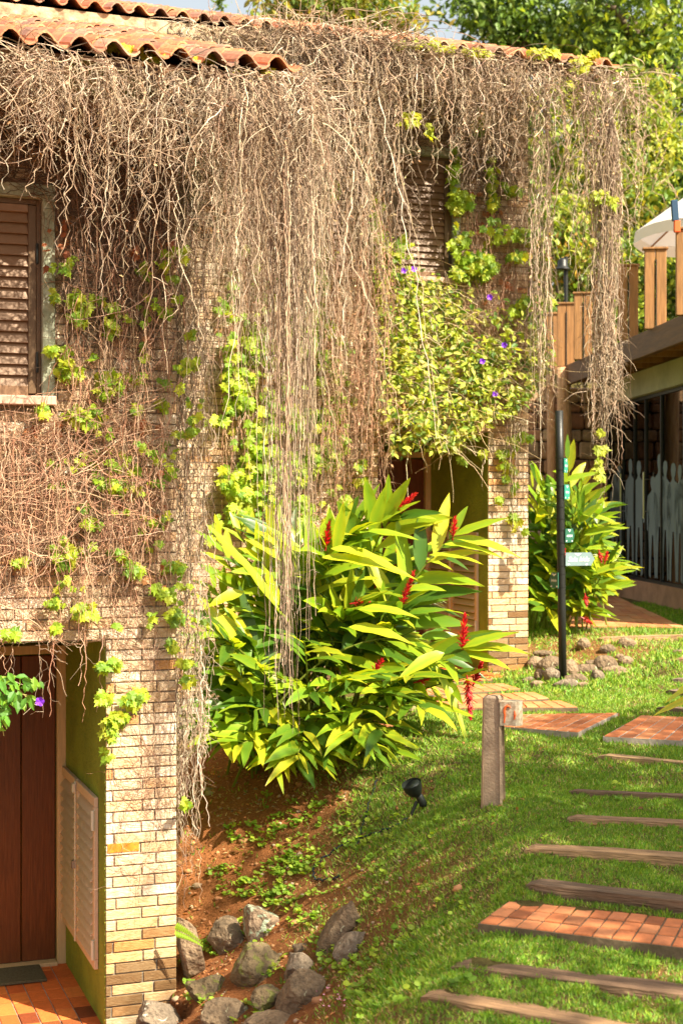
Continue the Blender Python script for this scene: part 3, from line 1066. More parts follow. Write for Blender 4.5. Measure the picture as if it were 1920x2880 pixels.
def sleeper(label, L_, Rr, z, w=.13, th=.10, ext=1.5, col=(.20, .15, .11), seed=0, name='timber_sleeper'):
    dl = (H - z) * F / (L_[1] - VH)
    dr = (H - z) * F / (Rr[1] - VH)
    a, b_ = np.array(P(L_[0], L_[1], dl)), np.array(P(Rr[0], Rr[1], dr))
    dv = (b_ - a) / np.linalg.norm(b_ - a)
    if ext: b_ = b_ + dv * ext
    ln = np.linalg.norm(b_ - a)
    nv = np.array([-dv[1], dv[0], 0])
    n = max(14, int(ln / .05))
    mb = MB()
    r_ = random.Random(seed)
    ring = 12
    V, C = [], []
    for i in range(n + 1):
        t = i / n
        endt = min(1, min(t, 1 - t) * ln / .05)
        sc = .72 + .28 * endt ** .5
        for k in range(ring):
            an = 2 * math.pi * (k + .5) / ring
            ca, sa = math.cos(an), math.sin(an)
            sq = 1 / max(abs(ca), abs(sa)) * .93
            x_ = ca * sq * w / 2
            y_ = sa * sq * th / 2
            nz = mnoise.noise(Vector((t * ln * 3.1 + seed * 9, k * .9, seed))) * .016 + mnoise.noise(Vector((t * ln * 12, k * 2.7, seed))) * .006
            bend = .012 * math.sin(t * 5 + seed) * (1 if seed % 2 else -1)
            p = a + dv * ln * t + nv * (w / 2 + x_ * sc * (1 + nz * 8) + bend) + np.array([0, 0, -th / 2 + y_ * sc * (1 + nz * 5) + .3 * bend * .3])
            V.append(p)
            C.append(np.array(col) * np.array([1.25, 1.08, .92]) * (1 + .3 * mnoise.noise(Vector((t * ln * 2, k * 1.5, seed + 5)))) * r_.uniform(.9, 1.1))
    q = []
    for i in range(n):
        for k in range(ring):
            k2 = (k + 1) % ring
            q.append((i * ring + k, (i + 1) * ring + k, (i + 1) * ring + k2, i * ring + k2))
    mb.add(np.array(V), [np.array(q), np.array([list(range(ring))]), np.array([list(range(n * ring, (n + 1) * ring))[::-1]])], np.array(C))
    mid = (a + b_) / 2
    # rotate into local axes so grain runs along the timber
    o = mb.build(name, M['sleeper'], origin=(a[0], a[1], z - th))
    ang = math.atan2(dv[1], dv[0])
    me = o.data
    co = np.empty(len(me.vertices) * 3, np.float32)
    me.vertices.foreach_get('co', co)
    co = co.reshape(-1, 3)
    c_, s_ = math.cos(-ang), math.sin(-ang)
    co[:, :2] = co[:, :2] @ np.array([[c_, s_], [-s_, c_]])
    me.vertices.foreach_set('co', co.ravel())
    me.update()
    o.rotation_euler = (0, 0, ang)
    tag(o, label, 'sleeper', 'old timber sleepers forming garden steps')
    return (a[:2], b_[:2], w, nv[:2])


SL = [sleeper(*q) for q in SL_SPECS]

# ------------------------------------------------------------------ rocks
ico = None


def icosphere(sub):
    import bmesh
    bm = bmesh.new()
    bmesh.ops.create_icosphere(bm, subdivisions=sub, radius=1)
    V = np.array([v.co[:] for v in bm.verts])
    Fs = np.array([[v.index for v in f.verts] for f in bm.faces])
    bm.free()
    return V, Fs


ICO4, ICO3 = icosphere(5), icosphere(4)


def rock(label, u, v, ru, rv, mk, d=None, depth=1.0, rot=0, seed=0, angular=True, sink=.25, name='rock', grp=None, cat='rock'):
    base = hit(u, v + rv * (.2 if angular else .6))
    d = d or base[1]
    c = P(u, v, d)
    sx, sz = ru / F * d, rv / F * d
    sy = (sx + sz) / 2 * depth
    V, Fs = ICO4 if ru > 45 else ICO3
    V = V.copy()
    r_ = random.Random(seed * 13 + 5)
    if angular:
        for k in range(15):
            n = Vector((r_.gauss(0, 1), r_.gauss(0, 1) - .3, r_.gauss(0, 1))).normalized()
            h_ = r_.uniform(.50, .80)
            dd = V @ np.array(n) - h_
            V = V - np.where(dd > 0, dd * .93, 0)[:, None] * np.array(n)
    out = np.empty_like(V)
    for i, p in enumerate(V):
        pv = Vector(p)
        k = 1 + .16 * mnoise.noise(pv * 1.1 + Vector((seed, 0, 0))) + .05 * mnoise.noise(pv * 3.3 + Vector((0, seed, 0))) + (.04 * mnoise.noise(pv * 7) + .018 * mnoise.noise(pv * 19) if angular else .012 * mnoise.noise(pv * 9))
        out[i] = p * k
    out *= np.array([sx, sy, sz]) * (1.25 if angular else 1.22)
    Rm = np.array(Matrix.Rotation(rot, 3, 'Y'))
    out = out @ Rm.T
    mb = MB()
    mb.add(out + np.array(c) + np.array([0, sy * .25, 0]), [Fs])
    zb = gzs(c[0], c[1] + sy * .25)
    o = mb.build(name, M[mk], smooth=True, origin=(c[0], c[1] + sy * .25, min(zb, c[2])))
    tag(o, label, cat, grp)
    return (c[0], c[1] + sy * .25, max(sx, sy))


RK = []
g1 = 'angular rocks on the soil bank beside the lower pillar'
RK.append(rock('angular boulder with a big pale green lichen patch', 737, 2612, 60, 62, 'rock_lichen', seed=1, grp=g1, rot=.3))
RK.append(rock('brown rock left of the green lichen boulder, half covered in soil', 640, 2655, 48, 66, 'rock_brown', seed=2, grp=g1))
RK.append(rock('tall leaning slab against the lower brick pillar', 533, 2668, 40, 85, 'rock_tan', seed=3, grp=g1, rot=-.25, d=9.15))
RK.append(rock('dark mossy boulder in the middle, below the green lichen boulder', 725, 2735, 66, 62, 'rock_moss', seed=4, grp=g1))
RK.append(rock('bluish grey rock with round pale lichen spots', 843, 2735, 54, 54, 'rock_grey', seed=5, grp=g1))
RK.append(rock('long upright boulder at the edge of the grass', 952, 2628, 42, 84, 'rock_brown', seed=6, grp=g1, rot=.42))
RK.append(rock('pale oblong rock leaning on the long upright boulder', 988, 2668, 64, 32, 'rock_grey', seed=7, grp=g1, rot=-.65))
RK.append(rock('pointed grey-brown boulder near the bottom edge', 850, 2812, 62, 62, 'rock_brown', seed=8, grp=g1))
RK.append(rock('dark low rock left of the pointed boulder', 755, 2822, 52, 36, 'rock_moss', seed=9, grp=g1))
RK.append(rock('large rounded rock at the bottom edge with pale spots', 632, 2858, 80, 50, 'rock_brown', seed=10, grp=g1))
RK.append(rock('flat reddish rock at the bottom edge beneath the dark low rock', 755, 2886, 84, 30, 'rock_tan', seed=11, grp=g1))
RK.append(rock('small brown rock above the bluish spotted one', 848, 2668, 26, 13, 'rock_brown', seed=12, grp=g1))
RK.append(rock('pale grey boulder at the foot of the lower brick pillar', 440, 2862, 58, 44, 'rock_grey', seed=13, grp=g1, d=8.6))
RK.append(rock('mossy bump of stone left of the large rounded rock', 590, 2790, 62, 34, 'rock_moss', seed=14, grp=g1))
g2 = 'river stones ringed around the black signpost'
sc_ = 3.267
RS = [((380, 400, 80, 68), 'rock_grey', 'round grey stone just left of the black signpost foot'),
      ((485, 478, 92, 42), 'rock_grey', 'wide flat grey stone right in front of the signpost foot'),
      ((250, 400, 44, 58), 'rock_tan', 'upright brown stone left of the round grey one'),
      ((150, 440, 52, 30), 'rock_grey', 'small flat stone farthest left at the ring edge'),
      ((228, 475, 58, 30), 'rock_tan', 'low tan stone in front of the upright brown one'),
      ((225, 290, 78, 62), 'rock_tan', 'blocky tan stone touching the upper pillar corner'),
      ((345, 300, 100, 72), 'rock_brown', 'broad brown stone behind the round grey one'),
      ((525, 350, 66, 85), 'rock_tan', 'tall tan stone just right of the signpost'),
      ((655, 340, 104, 44), 'rock_brown', 'long brown stone lying across the others, right of the post'),
      ((580, 425, 92, 40), 'rock_brown', 'low reddish stone beneath the long brown one'),
      ((850, 305, 98, 80), 'rock_brown', 'biggest stone, leaning at the right of the ring'),
      ((780, 400, 55, 54), 'rock_grey', 'small round grey stone under the biggest leaning one'),
      ((930, 350, 104, 40), 'rock_tan', 'slanting tan stone in front of the biggest leaning one'),
      ((1045, 268, 66, 46), 'rock_tan', 'tan stone farthest right in the ring'),
      ((995, 376, 56, 20), 'rock_tan', 'small flat pale stone at the grass, right end'),
      ((640, 482, 56, 26), 'rock_tan', 'small tan stone at the grass in front of the low reddish one'),
      ((735, 285, 55, 30), 'rock_brown', 'dark brown stone wedged behind the long lying one'),
      ((655, 110, 52, 52), 'rock_tan', 'round tan stone up on the slope behind the post'),
      ((300, 195, 92, 28), 'rock_brown', 'flat brown stone behind the blocky tan one'),
      ((870, 155, 62, 42), 'rock_brown', 'half-buried brown stone up on the slope behind the biggest one'),
      ((1055, 100, 70, 48), 'rock_tan', 'buried reddish stone highest on the slope at right'),
      ((985, 222, 34, 26), 'rock_tan', 'tiny tan stone above the slanting one')]
for i, ((x, y, rx, ry), mk, lb) in enumerate(RS):
    RK.append(rock(lb, 1440 + x / sc_, 1780 + y / sc_, rx / sc_, ry / sc_, mk, seed=30 + i, angular=False, grp=g2, name='river_stone', cat='stone', depth=.8, rot=random.uniform(-.2, .2)))


# ------------------------------------------------------------------ bollard, spotlight, cable, signpost
bp_ = P(1386, 2246, 8.60)
bp_.z = gzs(bp_.x, bp_.y)
t = thing('concrete_bollard', bp_, 'short rough concrete bollard with a painted box, standing in the lawn', 'bollard', R(-16))
mb = MB()
hgt = .62
w0 = .115
rows = [(-.12, w0 / 2 + .006), (0, w0 / 2 + .005), (.3, w0 / 2 + .001), (hgt - .012, w0 / 2 - .004), (hgt, w0 / 2 - .014)]
V, q = [], []
for z, r_ in rows:
    for (a, b_) in ((-1, -1), (1, -1), (1, 1), (-1, 1)):
        c_ = .012
        V += [(a * r_, b_ * (r_ - c_), z), (a * (r_ - c_), b_ * r_, z)] if a * b_ < 0 else [(a * (r_ - c_), b_ * r_, z), (a * r_, b_ * (r_ - c_), z)]
for i in range(len(rows) - 1):
    for k in range(8):
        k2 = (k + 1) % 8
        q.append((i * 8 + k, i * 8 + k2, (i + 1) * 8 + k2, (i + 1) * 8 + k))
mb.add(np.array(V), [np.array(q), np.array([list(range((len(rows) - 1) * 8, len(rows) * 8))])])
mb.build('post', M['concrete'], t, local=True)
mb = MB()
# half-round glazed box on the right face
bx, bz = .108, .525
V, q = [], []
ring = []
for a in np.linspace(-90, 90, 11):
    ring.append((.045 + .0 + .03 * math.cos(R(a)) * 1.0, .052 * math.sin(R(a))))
prof = [(-.055, -.052)] + [(-.055, .052)]
shape = [(.050, -.058), (.138, -.058), (.156, -.050), (.166, -.030), (.170, 0), (.166, .030), (.156, .050), (.138, .058), (.050, .058)]
n = len(shape)
for z in (bz - .068, bz + .068):
    for (x, y) in shape: V.append((x, y, z))
q = [(k, (k + 1) % n, n + (k + 1) % n, n + k) for k in range(n)]
mb.add(np.array(V), [np.array(q), np.array([list(range(n))[::-1]]), np.array([list(range(n, 2 * n))])])
box_o = mb.build('painted_box', M['speckle'], t, local=True)
mb = MB()
arc = [(.095 + .020 * math.cos(a), -.0605, bz + .012 + .034 * math.sin(a)) for a in np.linspace(R(40), R(215), 9)] + [(.074, -.0605, bz - .052)]
mb.tube(arc, [.003, .005, .007, .008, .008, .008, .008, .007, .006, .004], 6)
mb.tube([(.132, -.0605, bz - .03), (.136, -.0605, bz - .005), (.134, -.0605, bz + .02)], [.003, .008, .003], 6)
mb.build('orange_motif', M['orangepaint'], box_o, local=True)

sp = hit(1152, 2302)
t = thing('garden_spotlight', sp, 'small black garden spotlight on a stake in the grass edge', 'spotlight')
k_ = sp.y / F
mb = MB()
a = np.array(sp)


def sp_pt(u, v, dy=0): return np.array([a[0] + (u - 1152) * k_, a[1] + dy, a[2] - (v - 2302) * k_])


mb.tube([sp_pt(1150, 2315), sp_pt(1158, 2285), sp_pt(1168, 2262), sp_pt(1172, 2254)], [.008, .010, .012, .012], 8)
mb.build('stake', M['darkplastic'], t)
mb = MB()
mb.tube([sp_pt(1196, 2268), sp_pt(1190, 2262), sp_pt(1178, 2240), sp_pt(1172, 2232)], [.012, .026, .024, .020], 10)
mb.build('ballast_body', M['darkplastic'], t, smooth=True)
mb = MB()
mb.tube([sp_pt(1176, 2236), sp_pt(1168, 2226, -.01), sp_pt(1160, 2214, -.02), sp_pt(1155, 2200, -.03)], [.022, .046, .058, .062], 14, cap=False)
mb.tube([sp_pt(1176, 2236), sp_pt(1158, 2207, -.025)], [.02, .054], 14)
mb.build('lamp_head', M['darkplastic'], t, smooth=True)

cpts = [(1060, 2200), (1045, 2240), (1030, 2290), (1018, 2330), (1002, 2392)]
c2pts = [(1148, 2308), (1105, 2332), (1060, 2350), (1000, 2368), (960, 2385), (905, 2420), (880, 2450), (882, 2476), (905, 2486), (940, 2478), (955, 2470)]


def ground_curve(pts, lift=.012, n=8):
    out = []
    pw = [hit(u, v) for u, v in pts]
    for i in range(len(pw) - 1):
        for k in range(n):
            p = pw[i].lerp(pw[i + 1], k / n)
            out.append((p.x + .006 * math.sin(k * 2 + i), p.y, gzs(p.x, p.y) + lift + .006 * math.sin(i * 3 + k)))
    return out


mb = MB()
mb.tube(ground_curve(c2pts), .0055, 6)
o = mb.build('power_cable', M['cable'], origin=tuple(hit(1148, 2308)))
tag(o, 'longer black cable looping over the soil from the garden spotlight', 'cable')
mb = MB()
mb.tube(ground_curve(cpts), .0045, 6)
o = mb.build('power_cable', M['cable'], origin=tuple(hit(1060, 2200)))
tag(o, 'shorter cable running straight downhill from under the ginger', 'cable')

# sign post
SPD = 13.5
sb = P(1581, 1914, SPD)
sb.z = gzs(sb.x, sb.y) - .05
t = thing('signpost', sb, 'tall black ringed pole with five direction signs among the river stones', 'signpost')


def spole(v, du=0): return P(1571 + (v - 1155) / (1914 - 1155) * 10.5 + du, v, SPD)


mb = MB()
mb.tube([spole(1155), spole(1300), spole(1500), spole(1700), spole(1930)], .036, 16)
mb.build('pole', M['black'], t, smooth=True)
for v in (1287, 1320, 1365, 1399, 1425, 1458, 1490, 1525, 1556, 1590, 1613, 1650):
    one('ring_clamp', lambda m_: m_.tube([spole(v - 1.5), spole(v + 1.5)], .0405, 16), M['black'], t)


def sign(u0, u1, v0, v1, yaw, m, text=None, arrow=True, lab=None, extra=True):
    """plate hinged on the pole; yaw turns it away from the viewer"""
    c = spole((v0 + v1) / 2)
    hgt = (v1 - v0) / F * SPD
    vis = abs(u1 - u0) / F * SPD
    sgn = 1 if u1 > u0 else -1
    ln = vis / max(.12, math.cos(yaw))
    mb = MB()
    off = .0 if sgn > 0 else 0
    ar = hgt * .32
    sh = [(0, -hgt / 2), (ln - ar, -hgt / 2), (ln, 0), (ln - ar, hgt / 2), (0, hgt / 2)]
    thk = .004
    V = [(x, -thk, z) for x, z in sh] + [(x, thk, z) for x, z in sh]
    q = [np.array([(0, 1, 2, 3, 4)]), np.array([(9, 8, 7, 6, 5)]), np.array([(k, (k + 1) % 5 + 0, (k + 1) % 5 + 5, k + 5) for k in range(5)][::1])]
    Rm = np.array(Matrix.Rotation(yaw if sgn > 0 else math.pi - yaw, 3, 'Z'))
    org = np.array([c.x + sgn * .034, c.y - .036, c.z])
    V = np.array(V)
    if sgn < 0: V[:, 1] *= 1
    mb.add(V @ Rm.T + org, q)
    o = mb.build('sign_plate', m, t)
    if lab: o['label'] = lab
    dec = MB()
    yy = -thk - .0015 if sgn > 0 else thk + .0015
    # leaf-like rosette above the word, two small corner marks
    def disc(x, z, rx, rz, rot=0):
        vs = []
        for a_ in np.linspace(0, 2 * math.pi, 8, endpoint=False):
            px, pz = rx * math.cos(a_), rz * math.sin(a_)
            vs.append((x + px * math.cos(rot) - pz * math.sin(rot), yy, z + px * math.sin(rot) + pz * math.cos(rot)))
        dec.add(np.array(vs) @ Rm.T + org, [np.array([list(range(8))])])
    for k in range(5):
        disc(ln * .42 + (k - 2) * hgt * .09, hgt * .33 - abs(k - 2) * -.004, hgt * .035, hgt * .09, (k - 2) * -.5)
    disc(ln * .1, -hgt * .38, hgt * .1, hgt * .05)
    disc(ln * .72, -hgt * .40, hgt * .1, hgt * .05)
    if text is None:
        for k in range(9):
            disc(ln * (.14 + .07 * k), -.02 * hgt, ln * .026, hgt * (.05 + .03 * (k % 3)))
    dec.build('sign_marks', M['white'], o)
    for ch in o.children: ch.matrix_parent_inverse = Matrix.Identity(4); ch.location = (0, 0, 0)
    for ch in o.children:
        co = np.empty(len(ch.data.vertices) * 3, np.float32)
        ch.data.vertices.foreach_get('co', co)
        co = co.reshape(-1, 3) + np.array(o.location) - np.array(t.location)
        ch.data.vertices.foreach_set('co', co.ravel())
    if text:
        cu = bpy.data.curves.new('lettering', 'FONT')
        cu.body = text
        cu.size = hgt * .52
        cu.shear = .28
        cu.extrude = .0008
        cu.align_x = 'CENTER'
        cu.align_y = 'CENTER'
        tmp = bpy.data.objects.new('tmp', cu)
        COL.objects.link(tmp)
        dg = bpy.context.evaluated_depsgraph_get()
        me = bpy.data.meshes.new_from_object(tmp.evaluated_get(dg))
        bpy.data.objects.remove(tmp)
        lo = bpy.data.objects.new('lettering', me)
        COL.objects.link(lo)
        me.materials.clear()
        me.materials.append(M['white'])
        lo.parent = o
        lo.rotation_euler = (R(90), 0, yaw)
        mid = np.array([ln * .43, -thk - .002, -hgt * .02]) @ Rm.T + org - np.array(t.location)
        lo.location = tuple(mid)
    return o


sign(1588, 1674, 1554, 1591, R(18), M['signgrey'], 'Sala kids', lab='grey-blue arrow plate reading Sala kids')
sign(1586, 1604, 1289, 1329, R(72), M['signteal'], lab='highest teal arrow plate turned away')
sign(1586, 1609, 1363, 1404, R(68), M['signteal'], lab='teal arrow plate second from the top')
sign(1586, 1620, 1487, 1526, R(60), M['signdark'], lab='dark green arrow plate above the grey one')
sign(1574, 1554, 1610, 1654, R(62), M['signdark'], lab='dark green plate pointing left, lowest')

# ------------------------------------------------------------------ pavilion at the right
GD = np.array([-.0642, .998, 0.])                   # its length axis, going away
GN = np.array([.998, .0642, 0.])                    # into the building (to the right)
G0 = np.array([4.41, 19.3, 0.])                     # on the glass line


def GP(s, t_, z): return G0 + GD * s + GN * t_ + np.array([0, 0, z])


pav = thing('glass_pavilion', (4.3, 20, 1.9), 'glass-fronted pavilion with timber deck roof terrace at the right edge', 'building')


def gbox(mb, s0, s1, t0, t1, z0, z1, col=(1, 1, 1), mi=0, bev=0):
    c = GP((s0 + s1) / 2, (t0 + t1) / 2, (z0 + z1) / 2)
    mb.box(c, (abs(t1 - t0), abs(s1 - s0), z1 - z0), rz=math.atan2(GN[1], GN[0]), col=col, mi=mi, bev=bev)


SE = 3.95        # where the glass stops (stone wall)
mb = MB()
gbox(mb, -3.4, SE, -.06, .3, 1.2, 2.06)
mb.build('plinth', mat('orange_plinth', (.42, .22, .12), .9, 3, .4, bump=.4), pav)
mb = MB()
gbox(mb, -3.4, SE + .3, -.12, .25, 4.68, 5.02)
mb.build('concrete_beam', M['concrete_slab'], pav)
mb = MB()
gbox(mb, -3.6, SE + .0, -.81, -.73, 4.95, 5.25, bev=.006)
mb.build('deck_fascia', M['deckdark'], pav)
mb = MB()
gbox(mb, -3.6, SE, -.73, 3.5, 5.16, 5.235)
for s in np.arange(-3.5, SE, .8):
    gbox(mb, s, s + .08, -.72, 3, 5.03, 5.16)
mb.build('deck', M['deckwood'], pav)
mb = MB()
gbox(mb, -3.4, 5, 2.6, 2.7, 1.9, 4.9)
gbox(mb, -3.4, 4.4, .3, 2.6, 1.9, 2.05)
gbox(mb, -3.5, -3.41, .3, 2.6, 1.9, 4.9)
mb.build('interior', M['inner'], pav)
# frames, panes, doors
joints = [-3.3, -1.5, -.1, .95, 1.75, 2.35, 3.05, SE]
for k in range(len(joints) - 1):
    s0, s1 = joints[k], joints[k + 1]
    mb = MB()
    gbox(mb, s0 + .02, s1 - .02, -.005, .005, 2.09, 4.66)
    pane = mb.build('glass_pane', M['glass'], pav)
    f_ = MB()
    gbox(f_, s0 - .02, s0 + .02, -.03, .03, 2.07, 4.675)
    if k == len(joints) - 2: gbox(f_, s1 - .04, s1, -.03, .03, 2.07, 4.675)
    gbox(f_, s0 + .021, s1 - .021, -.03, .03, 2.062, 2.10)
    gbox(f_, s0 + .021, s1 - .021, -.03, .03, 4.63, 4.675)
    f_.build('pane_frame', M['black'], pav)
for (s, dz) in ((2.95, 0), (1.66, 0)):
    mb = MB()
    mb.tube([GP(s, -.07, 2.95), GP(s, -.07, 3.6)], .016, 8)
    mb.tube([GP(s, -.07, 3.05), GP(s, .0, 3.05)], .008, 6)
    mb.tube([GP(s, -.07, 3.5), GP(s, .0, 3.5)], .008, 6)
    mb.build('door_handle', M['metal'], pav)


def person_decal(s, h, w, seed):
    """flat frosted figure shape on the glass"""
    r_ = random.Random(seed)
    k = w
    L2 = [(0, 1), (.055, .985), (.075, .94), (.06, .895), (.035, .87), (.06, .845), (.17, .81), (.2, .72), (.21, .58), (.19, .47), (.155, .46), (.15, .6), (.13, .68),
          (.12, .55), (.145, .45), (.12, .22), (.13, .02), (.07, 0), (.055, .2), (.02, .42)]
    Rr = [(-x * r_.uniform(.85, 1.1), z) for x, z in L2[::-1][:-1]]
    sh = L2 + Rr
    mb = MB()
    V = [GP(s + x * k, -.009, 2.12 + z * h) for x, z in sh]
    import mathutils
    tris = mathutils.geometry.tessellate_polygon([[Vector((x * k, z * h, 0)) for x, z in sh]])
    mb.add(np.array(V), [np.array([list(t_) for t_ in tris])])
    return mb


pd_ = [(3.55, 1.5, 1.5), (3.30, 1.62, 1.5), (2.62, 1.70, 1.5), (2.15, 1.66, 1.6), (1.42, 1.42, 1.5), (1.08, 1.72, 1.4), (.80, 1.62, 1.4), (.42, 1.58, 1.5), (.12, 1.55, 1.2), (-.10, 1.62, 1.4), (-.6, 1.6, 1.4)]
for i, (s, h, w) in enumerate(pd_):
    person_decal(s, h, w, i).build('frosted_figure', M['frost'], pav)

# stone wall end and timber columns
mb = MB()
r_ = random.Random(5)
zz = 1.4
while zz < 4.95:
    hh = r_.uniform(.14, .3)
    x = -1.35
    while x < .18:
        ww = r_.uniform(.16, .42)
        x2 = min(x + ww, .2)
        z2 = min(zz + hh, 4.98)
        c = np.array(r_.choice([(.60, .32, .17), (.66, .40, .22), (.52, .26, .14), (.70, .48, .28), (.42, .24, .15)])) * r_.uniform(.75, 1.1)
        cpt = GP(SE + .2 + r_.uniform(-.02, .02), (x + x2) / 2, (zz + z2) / 2)
        mb.box(cpt, (x2 - x - .02, .3, z2 - zz - .02), rz=math.atan2(GN[1], GN[0]) + r_.uniform(-.02, .02), ry=r_.uniform(-.05, .05), col=c, bev=.025)
        x = x2
    zz += hh
gbox(mb, SE + .12, SE + .5, -1.33, .18, 1.2, 4.95, col=(.1, .07, .05))
mb.build('stone_wall', M['stonewall'], pav)
for (u, w, d, ztop) in ((1584, .21, 22.6, 5.22), (1548, .14, 22.9, 5.4)):
    mb = MB()
    c = P(u, 1400, d)
    pts = [(c.x + .012 * math.sin(z * 2), c.y, z) for z in np.linspace(1.4, ztop, 12)]
    mb.tube(pts, [w / 2 * (1 + .06 * math.sin(z * 3 + u)) for z in np.linspace(0, 6, 12)], 10)
    mb.build('timber_column', M['column'], pav, smooth=True)

# railing posts along the deck
rail = thing('deck_railing', tuple(GP(0, -.5, 5.25)), 'row of paired timber railing posts with caps along the deck edge', 'railing')


def rail_post(u, d, w=.26, hgt=.95, zb=5.24):
    c = P(u, 1000, d)
    mb = MB()
    rz = R(-7)
    Rz = np.array(Matrix.Rotation(rz, 3, 'Z'))
    for s_ in (-1, 1):
        cc = np.array([c.x, c.y, zb + hgt / 2]) + np.array([s_ * w * .255, 0, 0]) @ Rz.T
        mb.box(cc, (w * .49 - .004, .09, hgt), rz=rz, bev=.006)
    mb.box((c.x, c.y, zb + hgt + .012), (w + .04, .13, .024), rz=rz, bev=.004)
    sl_ = np.array([c.x, c.y - .05, zb + hgt * .42])
    mb.tube([sl_ + np.array([0, 0, -hgt * .42]), sl_ + np.array([0, 0, hgt * .45])], .009, 6, mi=1)
    mb.build('railing_post', [M['deckwood'], M['black']], rail)


for (u, d) in ((1932, 16.55), (1841, 17.85), (1764, 19.1), (1694, 20.4), (1638, 21.6), (1590, 22.7), (1552, 23.9)):
    rail_post(u, d)
mb = MB()
mb.box(GP(1.0, .9, 5.36), (.10, 9.5, .24), rz=math.atan2(GN[1], GN[0]))
mb.build('low_rail', M['deckwood'], rail)

lp = P(1590, 866, 25)
t = thing('lamp_post', (lp.x, lp.y, 2.2), 'slim dark lamp post with a bell shade rising behind the deck posts', 'lamp post')
mb = MB()
mb.tube([(lp.x, lp.y, 2.2), (lp.x, lp.y, P(1590, 722, 25).z)], .035, 10)
mb.build('pole', M['black'], t)
mb = MB()
c = P(1581, 740, 25)
mb.tube([(c.x, c.y, c.z + .09), (c.x, c.y, c.z + .04), (c.x, c.y, c.z - .05), (c.x, c.y, c.z - .09), (c.x, c.y, c.z - .11)], [.03, .08, .085, .12, .16], 14)
mb.build('lamp_shade', M['black'], t, smooth=True)

# parasol
uc = P(2085, 560, 19.0)
t = thing('parasol', (uc.x, uc.y, 5.25), 'white canvas parasol above the deck, only its corner in view', 'parasol')
mb = MB()
nseg = 8
tip = np.array([uc.x, uc.y, uc.z + .55])
Rr_ = 1.36
rim, low = [], []
for k in range(nseg * 4):
    a_ = 2 * math.pi * k / (nseg * 4) + R(180)
    sag = abs(math.sin(a_ * nseg / 2)) * .03
    rim.append((uc.x + Rr_ * math.cos(a_) * (1 - sag), uc.y + Rr_ * math.sin(a_) * (1 - sag), uc.z - .42 + sag * .8))
    low.append((uc.x + (Rr_ + .02) * math.cos(a_) * (1 - sag), uc.y + (Rr_ + .02) * math.sin(a_) * (1 - sag), uc.z - .57 + sag))
nn = len(rim)
mb.add(np.array([tip] + rim + low), [np.array([(0, 1 + k, 1 + (k + 1) % nn) for k in range(nn)]), np.array([(1 + k, 1 + nn + k, 1 + nn + (k + 1) % nn, 1 + (k + 1) % nn) for k in range(nn)])])
mb.build('canopy', M['canvas'], t)
mb = MB()
mb.tube([(uc.x, uc.y, 5.25), (uc.x, uc.y, uc.z + .6)], .03, 10)
mb.build('pole', M['deckwood'], t)
mb = MB()
for k in range(nseg):
    a_ = 2 * math.pi * k / nseg + R(180)
    mb.tube([(uc.x, uc.y, uc.z + .5), (uc.x + Rr_ * math.cos(a_), uc.y + Rr_ * math.sin(a_), uc.z - .45)], .012, 6)
mb.build('ribs', M['deckwood'], t)
mb = MB()
p0 = P(1893, 563, 16.5)
p1 = P(1899, 622, 16.5)
t2 = thing('parasol_strap', (p1.x, p1.y, 6.05), 'dark blue folded band with orange end standing on the nearest railing post', 'strap')
mb.box((p0 + p1) / 2, (.075, .05, (p0 - p1).length), ry=R(-4), bev=.008)
mb.build('blue_band', M['blue'], t2)
mb = MB()
mb.box(P(1902, 637, 16.5), (.07, .05, .13), bev=.008)
mb.build('orange_end', M['orangepaint'], t2)

# ------------------------------------------------------------------ vines
VPAL = [(.42, .31, .21), (.35, .25, .16), (.48, .38, .27), (.25, .18, .12), (.37, .25, .17), (.18, .13, .09), (.54, .44, .33)]
RPAL = [(.42, .24, .15), (.34, .17, .10), (.48, .31, .20), (.26, .14, .08), (.40, .28, .18)]


def hang(mb, start, out_dir, length, m=None, r0=.0032, r1=.0012, spread=.10, wig=.011, pal=VPAL, drape=.22):
    """strands falling from start points (k,3); out_dir (k,3) unit vector away from the eave"""
    k = len(start)
    m = m or 26
    t = np.linspace(0, 1, m)
    length = np.asarray(length)
    Pn = np.zeros((k, m, 3))
    o = rng.uniform(.02, drape, (k, 1))
    sarc = length[:, None] * t[None]
    outd = o * (1 - np.exp(-sarc / .12))
    along = np.cross(out_dir, [0, 0, 1.])
    drift = rng.normal(0, spread, (k, 1)) * (sarc ** .8) * .55
    w1 = np.cumsum(rng.normal(0, 1, (k, m)), 1) * wig * .62 + rng.normal(0, wig * .5, (k, m))
    w2 = np.cumsum(rng.normal(0, 1, (k, m)), 1) * wig * .5 + rng.normal(0, wig * .4, (k, m))
    w1 -= w1[:, :1]
    w2 -= w2[:, :1]
    drop = np.maximum(0, sarc - .04)
    Pn[:] = start[:, None] + out_dir[:, None] * (outd + w2 * .9 - o * .25 * (t ** 2))[..., None] + along[:, None] * (drift + w1)[..., None]
    Pn[:, :, 2] -= drop
    Pn[:, :, 2] += .02 * np.exp(-((sarc - .05) / .06) ** 2)
    rad = (r0 + (r1 - r0) * t)[None] * rng.uniform(.65, 1.45, (k, 1)) * (1 + .25 * rng.normal(size=(k, m)).clip(-1, 1))
    cols = vary(None, k, .28, .05, pal)
    mb.tubes(Pn, rad, cols)
    return Pn


